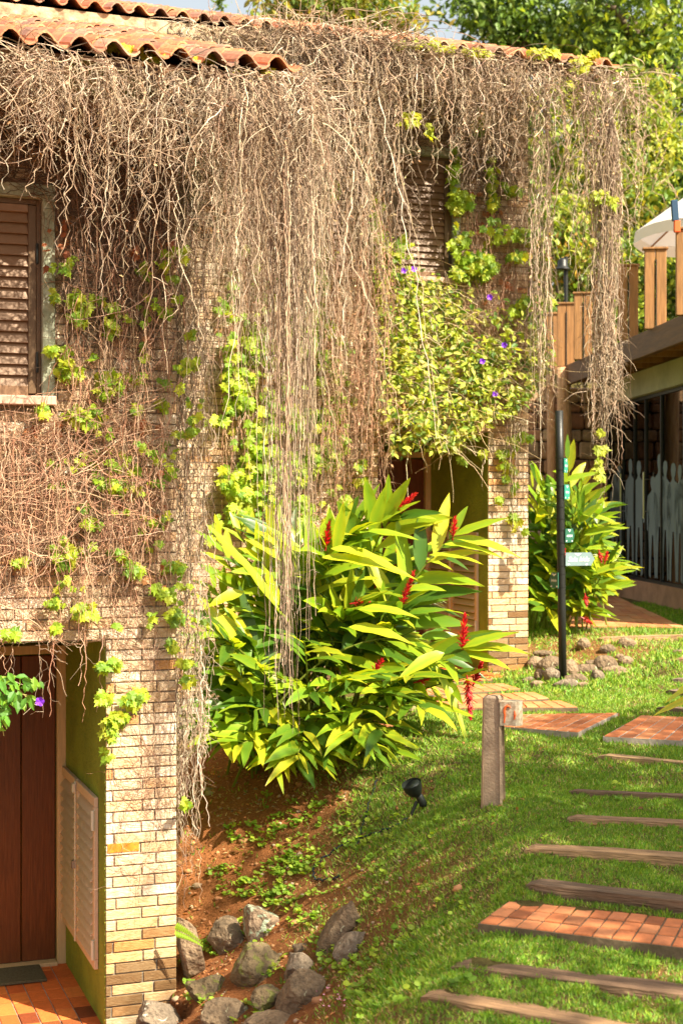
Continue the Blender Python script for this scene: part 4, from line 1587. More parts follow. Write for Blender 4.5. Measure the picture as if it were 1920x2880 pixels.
def twigs(mb, Pn, n, L=(.04, .16), r=.0013, pal=VPAL, down=.5):
    """short side twigs off existing strands"""
    k, m, _ = Pn.shape
    a, b_ = rng.integers(0, k, n), rng.integers(m // 6, m, n)
    st = Pn[a, b_]
    dr = rng.normal(size=(n, 3))
    dr[:, 2] = dr[:, 2] * .6 - down
    dr /= np.linalg.norm(dr, axis=1)[:, None]
    ln = rng.uniform(L[0], L[1], n)
    t = np.linspace(0, 1, 6)
    Q = st[:, None] + dr[:, None] * (ln[:, None] * t)[..., None]
    Q += np.cumsum(rng.normal(0, .006, (n, 6, 3)), 1) - 0
    Q[:, 0] = st
    Q[:, :, 2] -= (ln[:, None] * t ** 2 * .35)
    mb.tubes(Q, np.tile(r * (1 - .5 * t), (n, 1)), vary(None, n, .28, .05, pal))


def tangle(mb, centers, sx, n, r=(.002, .005), pal=VPAL, L=(.2, .7), zmax=None):
    """looping thick stems heaped around points"""
    c = centers[rng.integers(0, len(centers), n)] + rng.normal(size=(n, 3)) * np.array(sx)
    m = 18
    t = np.linspace(0, 1, m)
    a0 = rng.uniform(0, 2 * np.pi, n)
    el = rng.normal(-.15, .55, n)
    k1, k2 = rng.normal(0, 2.4, (n, 1)), rng.normal(-.9, 1.5, (n, 1))
    jit = np.cumsum(rng.normal(0, .16, (n, m)), 1)
    az = a0[:, None] + k1 * t + jit
    ee = el[:, None] + k2 * t + np.cumsum(rng.normal(0, .14, (n, m)), 1)
    ln = rng.uniform(*L, n)[:, None] / m
    step = np.stack([np.cos(az) * np.cos(ee) * ln, np.sin(az) * np.cos(ee) * ln, np.sin(ee) * ln], 2)
    Q = c[:, None] + np.cumsum(step, 1)
    if zmax is not None:
        over = Q[:, :, 2] - zmax
        Q[:, :, 2] = np.where(over > 0, zmax + over * .12, Q[:, :, 2])
    mb.tubes(Q, np.tile(np.linspace(1, .5, m), (n, 1)) * rng.uniform(r[0], r[1], (n, 1)), vary(None, n, .3, .05, pal))


def clus(lo, hi, k, nc, sg):
    """positions gathered in loose bunches"""
    c = rng.uniform(lo, hi, nc)
    x = c[rng.integers(0, nc, k)] + rng.normal(0, sg, k)
    f = rng.random(k) < .25
    return np.clip(np.where(f, rng.uniform(lo, hi, k), x), lo, hi)


def tab(x, T_):
    T_ = np.array(T_)
    return np.interp(x, T_[:, 0], T_[:, 1])


def to_D(p):
    """photo column (in the 1568-wide scale) of world points"""
    return (CX + F * p[:, 0] / p[:, 1]) / K


def creeper(mb_, O, zones, n, off=(.012, .05), pal=RPAL, L=(.15, .6), r=(.0009, .0022), horiz=.5):
    """thin stems clinging to the facade plane. zones: (x0,x1,z0,z1,weight)"""
    z_ = np.array(zones, float)
    w = z_[:, 4] / z_[:, 4].sum()
    k = rng.choice(len(z_), n, p=w)
    x = rng.uniform(z_[k, 0], z_[k, 1])
    z = rng.uniform(z_[k, 2], z_[k, 3])
    m = 12
    t = np.linspace(0, 1, m)
    hz = rng.random(n) < horiz
    ang = np.where(hz, rng.normal(0, .35, n) + np.pi * (rng.random(n) < .5), -np.pi / 2 + rng.normal(0, .5, n))
    ln = rng.uniform(*L, n)
    cur = np.cumsum(rng.normal(0, .28, (n, m)), 1) + ang[:, None]
    dx = np.cumsum(np.cos(cur), 1) * ln[:, None] / m
    dz = np.cumsum(np.sin(cur), 1) * ln[:, None] / m
    X_, Z_ = x[:, None] + dx, z[:, None] + dz
    bad = ((X_ > DX0) & (X_ < DX1 - .012) & (Z_ < DH - .03)) | ((X_ > -2.09) & (X_ < -.83) & (Z_ > 3.80) & (Z_ < 4.93)) | (X_ > .05)
    keep_ = bad.sum(1) <= (rng.random(n) < .05) * 5
    x, z, dx, dz, hz, ang, ln = x[keep_], z[keep_], dx[keep_], dz[keep_], hz[keep_], ang[keep_], ln[keep_]
    n = len(x)
    oo = rng.uniform(*off, (n, 1)) + .012 * np.sin(t * np.pi * rng.uniform(1, 3, (n, 1)))
    lx, lz = x[:, None] + dx, z[:, None] + dz
    Q = O + E * lx[..., None] - B * oo[..., None]
    Q[:, :, 2] += lz
    mb_.tubes(Q, np.tile(np.linspace(1, .5, m), (n, 1)) * rng.uniform(*r, (n, 1)), vary(None, n, .3, .06, pal))
    return Q


GP_ = [(.32, .46, .03), (.26, .40, .025), (.40, .52, .035), (.18, .32, .03), (.46, .52, .04)]


def leaf_patch(mb, pts_D, dist, n_per, size, tmpl=IVY, pal=GP_, nrm=(.2, -1, .35), spread_d=.06, down=.9, dv=.2):
    """clusters of leaves; pts_D list of (x,y,rx,ry,weight) in the 1568 scale"""
    nrm = np.array(nrm, float)
    for (x, y, rx, ry, w) in pts_D:
        n = max(1, int(n_per * w))
        a_, rr = rng.uniform(0, 2 * np.pi, n), np.sqrt(rng.random(n))
        px, py = x + rx * rr * np.cos(a_), y + ry * rr * np.sin(a_)
        u, v = px * K, py * K
        d = dist(u) - rng.uniform(0, spread_d, n)
        pos = np.stack([(u - CX) / F * d, d, H - (v - VH) / F * d], 1)
        ax = np.stack([rng.normal(0, .7, n), rng.normal(-.25, .3, n), -down + rng.normal(0, .45, n)], 1)
        nn = nrm + rng.normal(0, .42, (n, 3))
        mb.leaves(pos, ax, nn, rng.uniform(size[0], size[1], n), tmpl, vary(None, n, dv, .06, pal))


def dist_front(O, y=0.0):
    """depth of the facade plane of a house as a function of the photo column"""
    O_ = O + B * y

    def f(u):
        k = (np.asarray(u, float) - CX) / F
        s = (k * O_[1] - O_[0]) / (E[0] - k * E[1])
        return O_[1] + s * E[1]
    return f


D1, D2 = dist_front(O1), dist_front(O2)
OUT = -B
RIGHT = E

# --- lower house, curtain
vt = thing('dry_vine', tuple(LW(O1, -1.5, -.8, 5.5)), 'thick curtain of dry brown vine stems hanging from the lower tiled eave', 'climbing plant')
mb = MB()
# front eave strands
k = 1050
xs = clus(-2.4, .6, k, 85, .035)
st = LW(O1, 0, 0, 0) + E * xs[:, None] + OUT * (.80 + rng.uniform(-.1, .06, (k, 1)))
st[:, 2] = 5.55 + rng.uniform(-.08, .03, k)
xd = to_D(st)
Lm = tab(xd, [(-50, .6), (60, .6), (110, .75), (160, 1.1), (230, 1.15), (330, 1.1), (380, 1.7), (400, 2.0), (420, 1.2), (470, 1.2), (520, 1.8), (600, 2.0), (700, 1.7), (720, 1.4)])
ln = Lm * rng.beta(1.2, 1.7, k) * 1.15 + .12
keep = rng.random(k) < tab(xd, [(-50, .6), (100, .6), (200, .5), (390, .6), (415, .35), (470, .35), (500, .7), (560, .9), (710, .9)])
F1 = hang(mb, st[keep], np.tile(OUT, (keep.sum(), 1)), ln[keep], spread=.24, wig=.02, r0=.003)
# right side eave strands
k = 620
ys = rng.uniform(-.85, 1.5, k)
st = LW(O1, .60, 0, 0) + B * ys[:, None] + E * rng.uniform(-.12, .05, (k, 1))
st[:, 2] = 5.60 + (ys + .8) * math.tan(R(19)) * .8 + rng.uniform(-.08, .04, k)
xd = to_D(st)
ln = tab(xd, [(400, 1.0), (480, 1.5), (600, 2.1), (640, 2.0), (715, 1.6)]) * rng.beta(1.4, 1.5, k) + .15
F2 = hang(mb, st, np.tile(RIGHT, (k, 1)), ln, drape=.14, spread=.16, wig=.019, r0=.0028)
# long bunch in the middle
k = 110
st = np.array([PD(662, 420, 8.5)]) + rng.normal(size=(k, 3)) * np.array([.075, .07, .12])
ln = rng.beta(2.2, 1.6, k) * 2.5 + .35
ln[:10] = rng.uniform(2.9, 3.1, 10)
F3 = hang(mb, st, np.tile(OUT, (k, 1)), ln, m=44, spread=.012, wig=.006, drape=.05)
k = 16
st = np.array([PD(655, 1100, 8.45)]) + rng.normal(size=(k, 3)) * np.array([.02, .02, .1])
hang(mb, st, np.tile(OUT, (k, 1)), rng.uniform(.5, 1.42, k), m=44, spread=.006, wig=.004, drape=.02)
# bunch sliding down beside the pillar
k = 330
st = LW(O1, .0, 0, 0)[None] + E * rng.normal(.10, .06, (k, 1)) + B * rng.uniform(-.05, .5, (k, 1))
st[:, 2] = rng.uniform(1.7, 5.2, k)
F4 = hang(mb, st, np.tile(OUT, (k, 1)), rng.uniform(.4, 1.3, k), m=30, spread=.07, wig=.012, drape=.05)
twigs(mb, F1, 3600)
twigs(mb, F2, 2800)
twigs(mb, F3, 500, L=(.02, .07))
twigs(mb, F4, 900)
def bits(mb, Ps, n, size):
    allp = np.concatenate([p.reshape(-1, 3) for p in Ps])
    sel = allp[rng.integers(0, len(allp), n)]
    mb.leaves(sel, rng.normal(0, 1, (n, 3)) + np.array([0, 0, -.8]), rng.normal(0, 1, (n, 3)) + np.array([.3, -1, .3]), rng.uniform(*size, n), OVATE, vary(None, n, .3, .06, [(.36, .2, .1), (.45, .3, .16), (.28, .15, .08), (.5, .38, .2)]))


bits(mb, [F1, F2, F4], 1500, (.012, .03))
mb.build('hanging_stems', M['vine'], vt)['kind'] = 'stuff'
mb = MB()
cs = np.array([LW(O1, x, -.85 + .05 * math.sin(9 * x), 5.46 + .04 * math.sin(5 * x)) for x in np.linspace(-2.4, .6, 60)] + [LW(O1, .63, y, 5.50 + (y + .8) * .3) for y in np.linspace(-.8, 1.6, 24)])
tangle(mb, cs - np.array([0, 0, .03]), (.09, .05, .06), 850, r=(.0017, .004), L=(.2, .7), zmax=5.56)
tangle(mb, cs - np.array([0, 0, .2]), (.1, .05, .09), 240, r=(.0015, .0035), L=(.2, .6), zmax=5.55)
# few stout stems swooping
for (pp) in ([(20, 150), (60, 225), (120, 265), (230, 310), (300, 320)], [(300, 320), (340, 265), (390, 205), (450, 175)], [(480, 190), (520, 215), (560, 240)], [(90, 180), (180, 175), (260, 190)]):
    pts = [np.array(PD(x, y, 7.95 + x * .0008)) for x, y in pp]
    tt = np.linspace(0, len(pts) - 1, 24)
    cur = np.stack([np.interp(tt, range(len(pts)), [p[i] for p in pts]) for i in range(3)], 1)
    mb.tube(cur + rng.normal(0, .003, cur.shape), np.linspace(.009, .005, 24), 6, col=(.5, .40, .29))
mb.build('tangled_crown', M['vine'], vt)['kind'] = 'stuff'
mb = MB()
leaf_patch(mb, [(265, 100, 22, 5, 1), (310, 106, 8, 3, .4), (345, 128, 26, 7, 1.3), (470, 128, 26, 7, 1.1), (545, 163, 10, 4, .5), (620, 160, 14, 5, .7)], lambda u: 8.15 + u * .0005, 14, (.045, .08), pal=[(.55, .50, .02), (.42, .45, .03)], nrm=(.2, -.6, .8))
mb.build('leaves', M['leaf'], vt)

# --- creeper clinging to the lower house wall
ct = thing('wall_creeper', tuple(LW(O1, -.5, -.05, 3)), 'leafy creeper clinging to the brick wall of the lower house', 'climbing plant')
mb = MB()
Q1 = creeper(mb, O1, [(-.72, .0, 2.2, 5.2, 2.2), (-1.6, 0, 2.75, 3.72, 3.0), (-1.6, 0, 2.36, 2.75, 1.2), (-.42, 0, 1.3, 2.4, .85), (-.42, 0, .9, 1.6, .22), (-1.6, -.5, 4.95, 5.5, .8)], 3000, r=(.0008, .0019), pal=RPAL + [(.16, .09, .06), (.2, .12, .08)])
DPAL = [(.14, .09, .06), (.20, .12, .08), (.10, .07, .05)]  # dark stem colours that also carry the shade under the eave
creeper(mb, O1, [(-1.6, 0, 4.85, 5.5, 2), (-.75, 0, 4.2, 5.3, 2)], 2600, pal=DPAL, r=(.001, .003))
creeper(mb, O1, [(-1.6, 0, 2.9, 3.7, 2), (-.7, 0, 3.2, 4.6, 1)], 700, off=(.05, .16), r=(.0016, .0035), L=(.3, .9))
k = 480
xs = rng.uniform(-1.5, .0, k)
st = LW(O1, 0, 0, 0) + E * xs[:, None] + OUT * rng.uniform(.03, .16, (k, 1))
st[:, 2] = rng.uniform(3.0, 3.75, k)
u_ = st.copy()
sel = xs > -.7
st[sel, 2] = rng.uniform(2.9, 4.9, sel.sum())
hang(mb, st, np.tile(OUT, (k, 1)), rng.uniform(.15, .75, k), m=16, spread=.1, drape=.06, r0=.002, pal=RPAL)
k = 13                                            # tips dangling across the doorway
st = LW(O1, 0, 0, 2.40) + E * rng.uniform(-1.2, -.45, (k, 1)) + OUT * .05
Hd = hang(mb, st, np.tile(OUT, (k, 1)), rng.uniform(.15, .62, k), m=16, spread=.14, wig=.012, drape=.04, r0=.0022, pal=[(.5, .3, .2), (.42, .2, .13)])
twigs(mb, Hd, 60)
mb.build('stems', M['vine'], ct)['kind'] = 'stuff'
mb = MB()
lp1 = [(180, 700, 26, 42, 1.6), (262, 700, 14, 8, .4), (258, 745, 14, 34, .8), (130, 680, 8, 10, .3), (122, 800, 12, 10, .4), (150, 830, 14, 40, .8), (165, 850, 22, 22, .8),
       (240, 880, 22, 34, 1.3), (275, 865, 18, 10, .6), (98, 940, 10, 10, .4), (215, 950, 30, 22, 1.0), (170, 945, 22, 20, .8), (205, 965, 14, 12, .5), (317, 940, 10, 12, .4), (252, 890, 30, 20, .6),
       (375, 930, 10, 20, .4), (268, 1112, 34, 20, 1.0), (235, 1105, 20, 8, .4), (360, 1105, 16, 6, .4), (150, 1270, 24, 28, 1.0), (150, 1240, 10, 8, .3), (205, 1200, 24, 14, .6), (50, 1285, 18, 8, .4),
       (270, 1270, 22, 14, .6), (310, 1310, 20, 8, .5), (300, 1295, 10, 12, .4), (195, 1400, 30, 18, .8), (130, 1440, 16, 8, .4), (25, 1452, 22, 8, .6), (120, 1380, 6, 6, .2),
       (380, 710, 10, 14, .4), (405, 685, 8, 6, .3), (430, 835, 24, 14, 1.0), (440, 765, 8, 10, .3), (395, 1075, 10, 18, .4), (430, 990, 22, 8, .5), (445, 960, 10, 8, .3),
       (385, 1360, 12, 18, .6), (400, 1410, 16, 14, .7), (410, 1300, 12, 10, .5), (385, 1300, 10, 14, .3), (398, 1480, 10, 12, .5), (430, 1520, 14, 6, .5), (360, 1350, 10, 12, .3),
       (235, 1530, 16, 10, .8), (262, 1520, 12, 14, .8), (300, 1605, 22, 16, 1.2), (270, 1650, 24, 14, 1), (240, 1600, 16, 12, .8), (255, 1670, 20, 30, .6), (320, 1590, 14, 10, .5), (250, 1730, 12, 10, .2), (430, 1560, 12, 10, .4), (430, 1840, 20, 8, .3)]
leaf_patch(mb, lp1, lambda u: D1(u) - .05, 26, (.04, .075), spread_d=.09)
leaf_patch(mb, [(rng.uniform(120, 460), rng.uniform(560, 1450), 22, 18, .35) for _ in range(60)], lambda u: D1(u) - .05, 12, (.035, .07), spread_d=.09)
# dead leaves
leaf_patch(mb, [(150, 560, 10, 60, .5), (315, 580, 14, 14, .5), (110, 560, 8, 60, .4), (100, 980, 60, 20, .6), (390, 560, 10, 10, .3), (370, 1340, 60, 60, .6), (260, 990, 120, 30, .8), (300, 740, 60, 60, .6), (200, 1150, 200, 150, 1.2)], lambda u: D1(u) - .03, 12, (.03, .06), pal=[(.38, .13, .05), (.45, .2, .08), (.3, .11, .05)])
mb.build('leaves', M['leaf'], ct)

# --- leafy sprig at the left edge, in front of the brown door
lt = thing('climber_sprig', tuple(PD(0, 1600, 8.4)), 'leafy green climber sprig entering at the left edge before the brown door', 'climbing plant')
mb = MB()
for pp in ([(-60, 1520), (0, 1555), (50, 1553), (85, 1565)], [(-60, 1560), (-10, 1600), (30, 1590), (78, 1600)], [(-40, 1580), (0, 1640), (10, 1690)], [(20, 1560), (60, 1600), (72, 1610)]):
    pts = [np.array(PD(x, y, 8.45)) for x, y in pp]
    mb.tube(pts, .003, 5, col=(.35, .3, .1))
mb.build('stems', M['vine'], lt)
mb = MB()
leaf_patch(mb, [(20, 1555, 45, 14, 1.3), (75, 1562, 22, 10, .5), (20, 1600, 55, 16, 1.4), (-5, 1640, 22, 36, 1.6), (0, 1610, 20, 30, 1.2)], lambda u: 8.45 + 0 * u, 18, (.05, .085), tmpl=OVATE, pal=[(.12, .30, .03), (.2, .38, .03), (.09, .24, .03)], down=.8, spread_d=.15)
mb.build('leaves', M['leaf'], lt)
mb = MB()
for k in range(5):
    a_ = k * 2 * math.pi / 5
    c = np.array(PD(93, 1611, 8.4))
    mb.leaves(c[None], np.array([[math.cos(a_), -.4, math.sin(a_)]]), np.array([[0, -1, .2]]), np.array([.03]), ROUND, np.ones((1, 3)))
mb.build('flower', M['petal'], lt)

# --- upper house curtain
ut = thing('dry_vine', tuple(LW(O2, -2, -.8, 5.7)), 'curtain of dry grey-brown vine stems hanging from the upper tiled eave', 'climbing plant')
mb = MB()
k = 1450
xs = clus(-3.75, .62, k, 100, .05)
st = LW(O2, 0, 0, 0) + E * xs[:, None] + OUT * (.80 + rng.uniform(-.15, .06, (k, 1)))
st[:, 2] = 7.19 + rng.uniform(-.1, .03, k)
xd = to_D(st)
Lm = tab(xd, [(480, 1.5), (700, 1.7), (740, 2.6), (800, 3.3), (870, 3.2), (895, 2.0), (955, 1.9), (975, 1.0), (1060, 1.15), (1150, 1.2), (1210, 1.5), (1280, 1.5), (1360, 1.8), (1425, 1.7)])
ln = Lm * rng.beta(1.2, 1.7, k) * 1.1 + .15
keep = rng.random(k) < tab(xd, [(480, .3), (700, .4), (735, .65), (880, .65), (895, .2), (970, .2), (1050, .25), (1070, .4), (1180, .5), (1215, .45), (1300, .3), (1360, .35), (1425, .45)])
U1 = hang(mb, st[keep], np.tile(OUT, (keep.sum(), 1)), ln[keep], r0=.0042, r1=.002, drape=.26, spread=.24, wig=.026)
twigs(mb, U1, 4200, r=.0018, L=(.05, .22))
# masses further left against the wall, red-brown
k = 400
st = np.stack([np.zeros(k)] * 3, 1)
xx = rng.uniform(735, 895, k)
dd = D2(xx * K) - rng.uniform(.05, .55, k)
yy0 = rng.uniform(420, 1000, k)
st = np.stack([(xx * K - CX) / F * dd, dd, H - (yy0 * K - VH) / F * dd], 1)
U2 = hang(mb, st, np.tile(OUT, (k, 1)), rng.uniform(.3, 1.05, k), m=18, r0=.003, r1=.0015, pal=RPAL, drape=.12, spread=.09)
twigs(mb, U2, 1500, pal=RPAL, r=.0015)
# strands beside the upper pillar's right corner
k = 60
xx = rng.uniform(1214, 1262, k)
yy0 = rng.uniform(150, 760, k)
dd = 14.3 - rng.uniform(0, .6, k)
st = np.stack([(xx * K - CX) / F * dd, dd, H - (yy0 * K - VH) / F * dd], 1)
U3 = hang(mb, st, np.tile(OUT, (k, 1)), rng.uniform(.5, 1.6, k), m=20, r0=.004, r1=.002, drape=.05, spread=.05)
twigs(mb, U3, 420, r=.0016, L=(.05, .2))
bits(mb, [U1, U2, U3], 2600, (.018, .045))
mb.build('hanging_stems', M['vine'], ut)['kind'] = 'stuff'
mb = MB()
cs = np.array([LW(O2, x, -.84, 5.66 + .03 * math.sin(5 * x)) for x in np.linspace(-3.6, .62, 90)])
tangle(mb, cs - np.array([0, 0, .05]), (.11, .06, .07), 1050, r=(.0025, .005), L=(.25, .85), zmax=7.19)
hump = np.array([np.array(PD(x, y, D2(x * K) - .85)) for x, y in ((580, 100), (620, 98), (660, 98), (700, 98), (740, 96), (780, 98), (820, 98), (860, 96), (900, 104), (925, 114))])
tangle(mb, hump, (.12, .10, .04), 900, r=(.003, .006), L=(.25, .8), zmax=7.47)
mb.build('tangled_crown', M['vine'], ut)['kind'] = 'stuff'
mb = MB()
leaf_patch(mb, [(985, 98, 28, 7, .8), (1100, 118, 30, 8, 1.4), (1245, 116, 34, 9, 1.6), (1330, 136, 26, 5, .6), (1370, 124, 14, 7, .5), (930, 100, 18, 6, .4), (1020, 108, 26, 5, .5), (940, 270, 26, 16, 1), (1310, 200, 20, 14, .8), (1300, 215, 30, 10, .4), (985, 300, 10, 20, .4), (1330, 155, 22, 6, .4)], lambda u: D2(u) - .95, 18, (.06, .11), pal=[(.52, .50, .03), (.40, .45, .04), (.35, .42, .05)], nrm=(.2, -.6, .8))
mb.build('leaves', M['leaf'], ut)

# --- right corner bunch with leaf garland
rt = thing('vine_bunch', tuple(PD(1398, 150, 14.1)), 'long tapering rope of dry vine hanging free right of the upper house', 'climbing plant')
mb = MB()
k = 120
st = np.array([PD(1390, 290, 14.05)]) + rng.normal(size=(k, 3)).clip(-1.8, 1.8) * np.array([.07, .06, .30])
bot = 3.14 + .42 * 0
zb = rng.uniform(0, 1, k) ** .7
ln = np.clip(st[:, 2] - 3.9, .5, 3.8) * rng.beta(1.5, 1.6, k) + .2
st[:, 0] += .05 * rng.normal(size=k) * (ln < 1.6)
Ub = hang(mb, st, np.tile(OUT, (k, 1)), ln, m=36, r0=.0045, r1=.0025, spread=.05, wig=.014, drape=.08)
k = 50
st = np.array([PD(1384, 640, 14.0)]) + rng.normal(size=(k, 3)) * np.array([.07, .05, .3])
Uc = hang(mb, st, np.tile(OUT, (k, 1)), rng.uniform(.7, 1.75, k), m=36, r0=.0045, r1=.0022, spread=.03, wig=.013, drape=.05)
twigs(mb, Ub, 700, L=(.05, .18), r=.0018)
twigs(mb, Uc, 420, L=(.06, .25), r=.0022)
hang(mb, np.array([PD(1378, 980, 13.95)]), np.array([OUT]), np.array([.7]), m=30, spread=.01, wig=.008, drape=.02)
# few big arching stems through the open curtain
for pp in ([(1225, 150), (1262, 330), (1245, 500)], [(1290, 180), (1300, 330), (1280, 420), (1262, 520)], [(1240, 500), (1290, 380), (1330, 250)], [(1330, 150), (1345, 400), (1360, 560)]):
    pts = [np.array(PD(x, y, 14.0)) for x, y in pp]
    tt = np.linspace(0, len(pts) - 1, 20)
    cur = np.stack([np.interp(tt, range(len(pts)), [p[i] for p in pts]) for i in range(3)], 1)
    mb.tube(cur + rng.normal(0, .008, cur.shape), np.linspace(.010, .006, 20), 6, col=(.48, .38, .25))
mb.build('hanging_stems', M['vine'], rt)['kind'] = 'stuff'
mb = MB()
leaf_patch(mb, [(1378, 990, 8, 5, .3), (1376, 1030, 9, 10, .6), (1377, 1060, 9, 14, .7), (1376, 1095, 7, 16, .6), (1392, 455, 26, 12, 1.3), (1378, 445, 18, 10, .8), (1410, 470, 10, 6, .4), (1260, 330, 60, 60, .5), (1340, 470, 60, 100, .6)], lambda u: 13.95 + 0 * u, 13, (.05, .10), pal=[(.45, .5, .05), (.36, .45, .05)])
mb.build('leaves', M['leaf'], rt)

# --- creeper on the upper wall
c2 = thing('wall_creeper', tuple(LW(O2, -2, -.05, 3)), 'leafy creeper climbing the brick wall of the upper house', 'climbing plant')
mb = MB()
creeper(mb, O2, [(-4.6, -1.4, 1.0, 5.2, 4), (-.8, 0, 2.6, 5.2, 1.6), (-.42, 0, 2.3, 3.4, .6), (-3.4, -1.6, .2, 2.4, 1.4)], 4600, r=(.001, .0026), L=(.2, .7))
creeper(mb, O2, [(-4.6, -3.5, 2.6, 5.4, 2), (-3.5, -.2, 4.7, 5.6, 1)], 4200, pal=DPAL, r=(.0015, .0045), L=(.2, .8), off=(.02, .14))  # stems darkened to carry the shade of the corner and eave
k = 480
xx = rng.uniform(500, 740, k)
yy0 = rng.uniform(430, 1050, k)
dd = D2(xx * K) - rng.uniform(.02, .2, k)
st = np.stack([(xx * K - CX) / F * dd, dd, H - (yy0 * K - VH) / F * dd], 1)
hang(mb, st, np.tile(OUT, (k, 1)), rng.uniform(.3, 1.0, k), m=16, r0=.0028, r1=.0014, pal=RPAL, drape=.1, spread=.09)
k = 350
xx = rng.uniform(1055, 1215, k)
yy0 = rng.uniform(480, 900, k)
dd = D2(xx * K) - rng.uniform(.02, .12, k)
st = np.stack([(xx * K - CX) / F * dd, dd, H - (yy0 * K - VH) / F * dd], 1)
hang(mb, st, np.tile(OUT, (k, 1)), rng.uniform(.2, .7, k), m=14, r0=.0028, r1=.0014, pal=RPAL, drape=.1, spread=.12)
mb.build('stems', M['vine'], c2)['kind'] = 'stuff'
mb = MB()
lp2 = [(555, 860, 38, 50, 2.6), (590, 790, 34, 50, 2.0), (545, 930, 40, 20, 1.4), (500, 960, 20, 10, .5), (690, 760, 34, 30, 1.6), (740, 750, 26, 26, 1.2), (755, 830, 20, 14, .9), (720, 720, 20, 12, .6),
       (700, 800, 36, 20, 1.2), (620, 700, 24, 20, .6), (600, 1040, 40, 30, 2.2), (680, 1070, 50, 36, 2.6), (745, 1040, 44, 34, 2.8), (740, 960, 34, 22, 1.4), (540, 1100, 36, 34, 2.0), (560, 1170, 40, 40, 2.2),
       (640, 1150, 50, 26, 1.6), (590, 1090, 44, 40, 1.6), (700, 620, 24, 16, .6), (745, 380, 14, 30, .6), (765, 430, 16, 22, .8), (740, 640, 14, 10, .4), (700, 670, 20, 20, .5), (835, 1100, 20, 10, .5), (833, 1065, 12, 12, .3),
       (570, 620, 60, 60, .6), (640, 880, 40, 60, 1.2), (610, 950, 40, 60, 1.4), (520, 840, 24, 50, .8), (670, 970, 30, 40, 1.0),
       (1045, 380, 10, 60, 1.0), (1055, 460, 26, 30, 1.6), (1100, 280, 12, 36, .9), (1130, 420, 10, 70, 1.2), (1085, 610, 44, 34, 4.0), (1120, 600, 26, 24, 1.6), (1200, 540, 24, 22, 1.2), (1180, 430, 24, 10, .6),
       (1195, 700, 26, 20, 1.0), (1245, 690, 20, 12, .8), (1190, 590, 10, 10, .4), (1140, 550, 40, 50, 1.0), (1050, 540, 30, 30, .8), (880, 600, 26, 60, 1.2), (870, 500, 14, 60, .8), (920, 570, 20, 30, .6)]
leaf_patch(mb, lp2, lambda u: D2(u) - .08, 27, (.06, .115), spread_d=.18)
leaf_patch(mb, [(rng.uniform(490, 790), rng.uniform(560, 1230), 30, 24, .5) for _ in range(70)], lambda u: D2(u) - .1, 12, (.06, .11), spread_d=.2)
leaf_patch(mb, [(1140, 640, 60, 60, 1.4), (1100, 500, 60, 60, 1), (800, 900, 60, 200, 1), (650, 560, 100, 100, .8)], lambda u: D2(u) - .06, 14, (.05, .09), pal=[(.38, .13, .05), (.45, .2, .08), (.3, .11, .05)])
mb.build('leaves', M['leaf'], c2)
# --- small creeper on the upper pillar
c3 = thing('pillar_creeper', tuple(PD(1170, 1000, 14.5)), 'thin trailing creeper with few bright leaves on the upper brick pillar', 'climbing plant')
mb = MB()
k = 16
xx = rng.uniform(1150, 1200, k)
st = np.stack([(xx * K - CX) / F * 14.4, np.full(k, 14.42), np.full(k, H - (975 * K - VH) / F * 14.4)], 1)
hang(mb, st, np.tile(OUT, (k, 1)), rng.uniform(.3, 1.1, k), m=20, r0=.003, spread=.04, drape=.03)
hang(mb, np.array([PD(1012 * 1.0 + 90, 1035, 14.3), PD(1108, 1040, 14.3)]), np.array([OUT, OUT]), np.array([.42, .3]), m=14, r0=.004, spread=.1, drape=.03)
mb.build('stems', M['vine'], c3)
mb = MB()
leaf_patch(mb, [(1155, 1035, 22, 10, .9), (1180, 1010, 18, 16, 1), (1200, 1000, 16, 10, .8), (1155, 1062, 16, 8, .5), (1175, 1080, 20, 8, .5), (1165, 1100, 10, 8, .4), (1180, 1118, 12, 10, .4), (1140, 1145, 12, 6, .4), (1180, 1190, 16, 16, .9), (1103, 1037, 8, 5, .4), (1060, 1055, 8, 8, .3), (1190, 1225, 10, 20, .3)], lambda u: D2(u) - .05, 9, (.07, .11), spread_d=.06)
mb.build('leaves', M['leaf'], c3)

# --- flowering climber over the upper doorway
ft = thing('flowering_climber', tuple(PD(1020, 800, 14)), 'bushy green climber with purple flowers sprawling over the upper doorway', 'climbing plant')
n = 11000
xx = rng.uniform(862, 1262, n)
yy = rng.uniform(520, 1048, n)
top = tab(xx, [(862, 560), (880, 540), (930, 600), (1000, 640), (1060, 660), (1120, 690), (1180, 700), (1262, 760)])
botm = tab(xx, [(862, 760), (885, 960), (900, 1040), (960, 1030), (1040, 1035), (1110, 985), (1150, 965), (1200, 930), (1262, 850)])
nse = np.sin(xx * .045 + 2 * np.sin(yy * .03)) * np.sin(yy * .05 + xx * .013)
dens = np.clip(smooth(-25, 40, yy - top) * smooth(-14, 16, botm - yy), 0, 1) * np.clip(.66 + .5 * nse, .08, 1)
dens *= np.where(xx > 1150, .8, 1) * np.where((xx > 1060) & (yy < 780), .35, 1)
ok = rng.random(n) < dens
xx, yy = xx[ok], yy[ok]
n = len(xx)
bulge = .18 + .40 * np.clip((yy - 600) / 350, 0, 1) * tab(xx, [(862, .4), (900, 1), (1100, 1), (1262, .5)])
dd = D2(xx * K) - rng.uniform(.03, 1, n) * bulge - .04
pos = np.stack([(xx * K - CX) / F * dd, dd, H - (yy * K - VH) / F * dd], 1)
mb = MB()
ax = np.stack([rng.normal(.1, .8, n), rng.normal(-.35, .4, n), rng.normal(-.45, .55, n)], 1)
nn = np.array([.3, -.75, .75]) + rng.normal(0, .5, (n, 3))
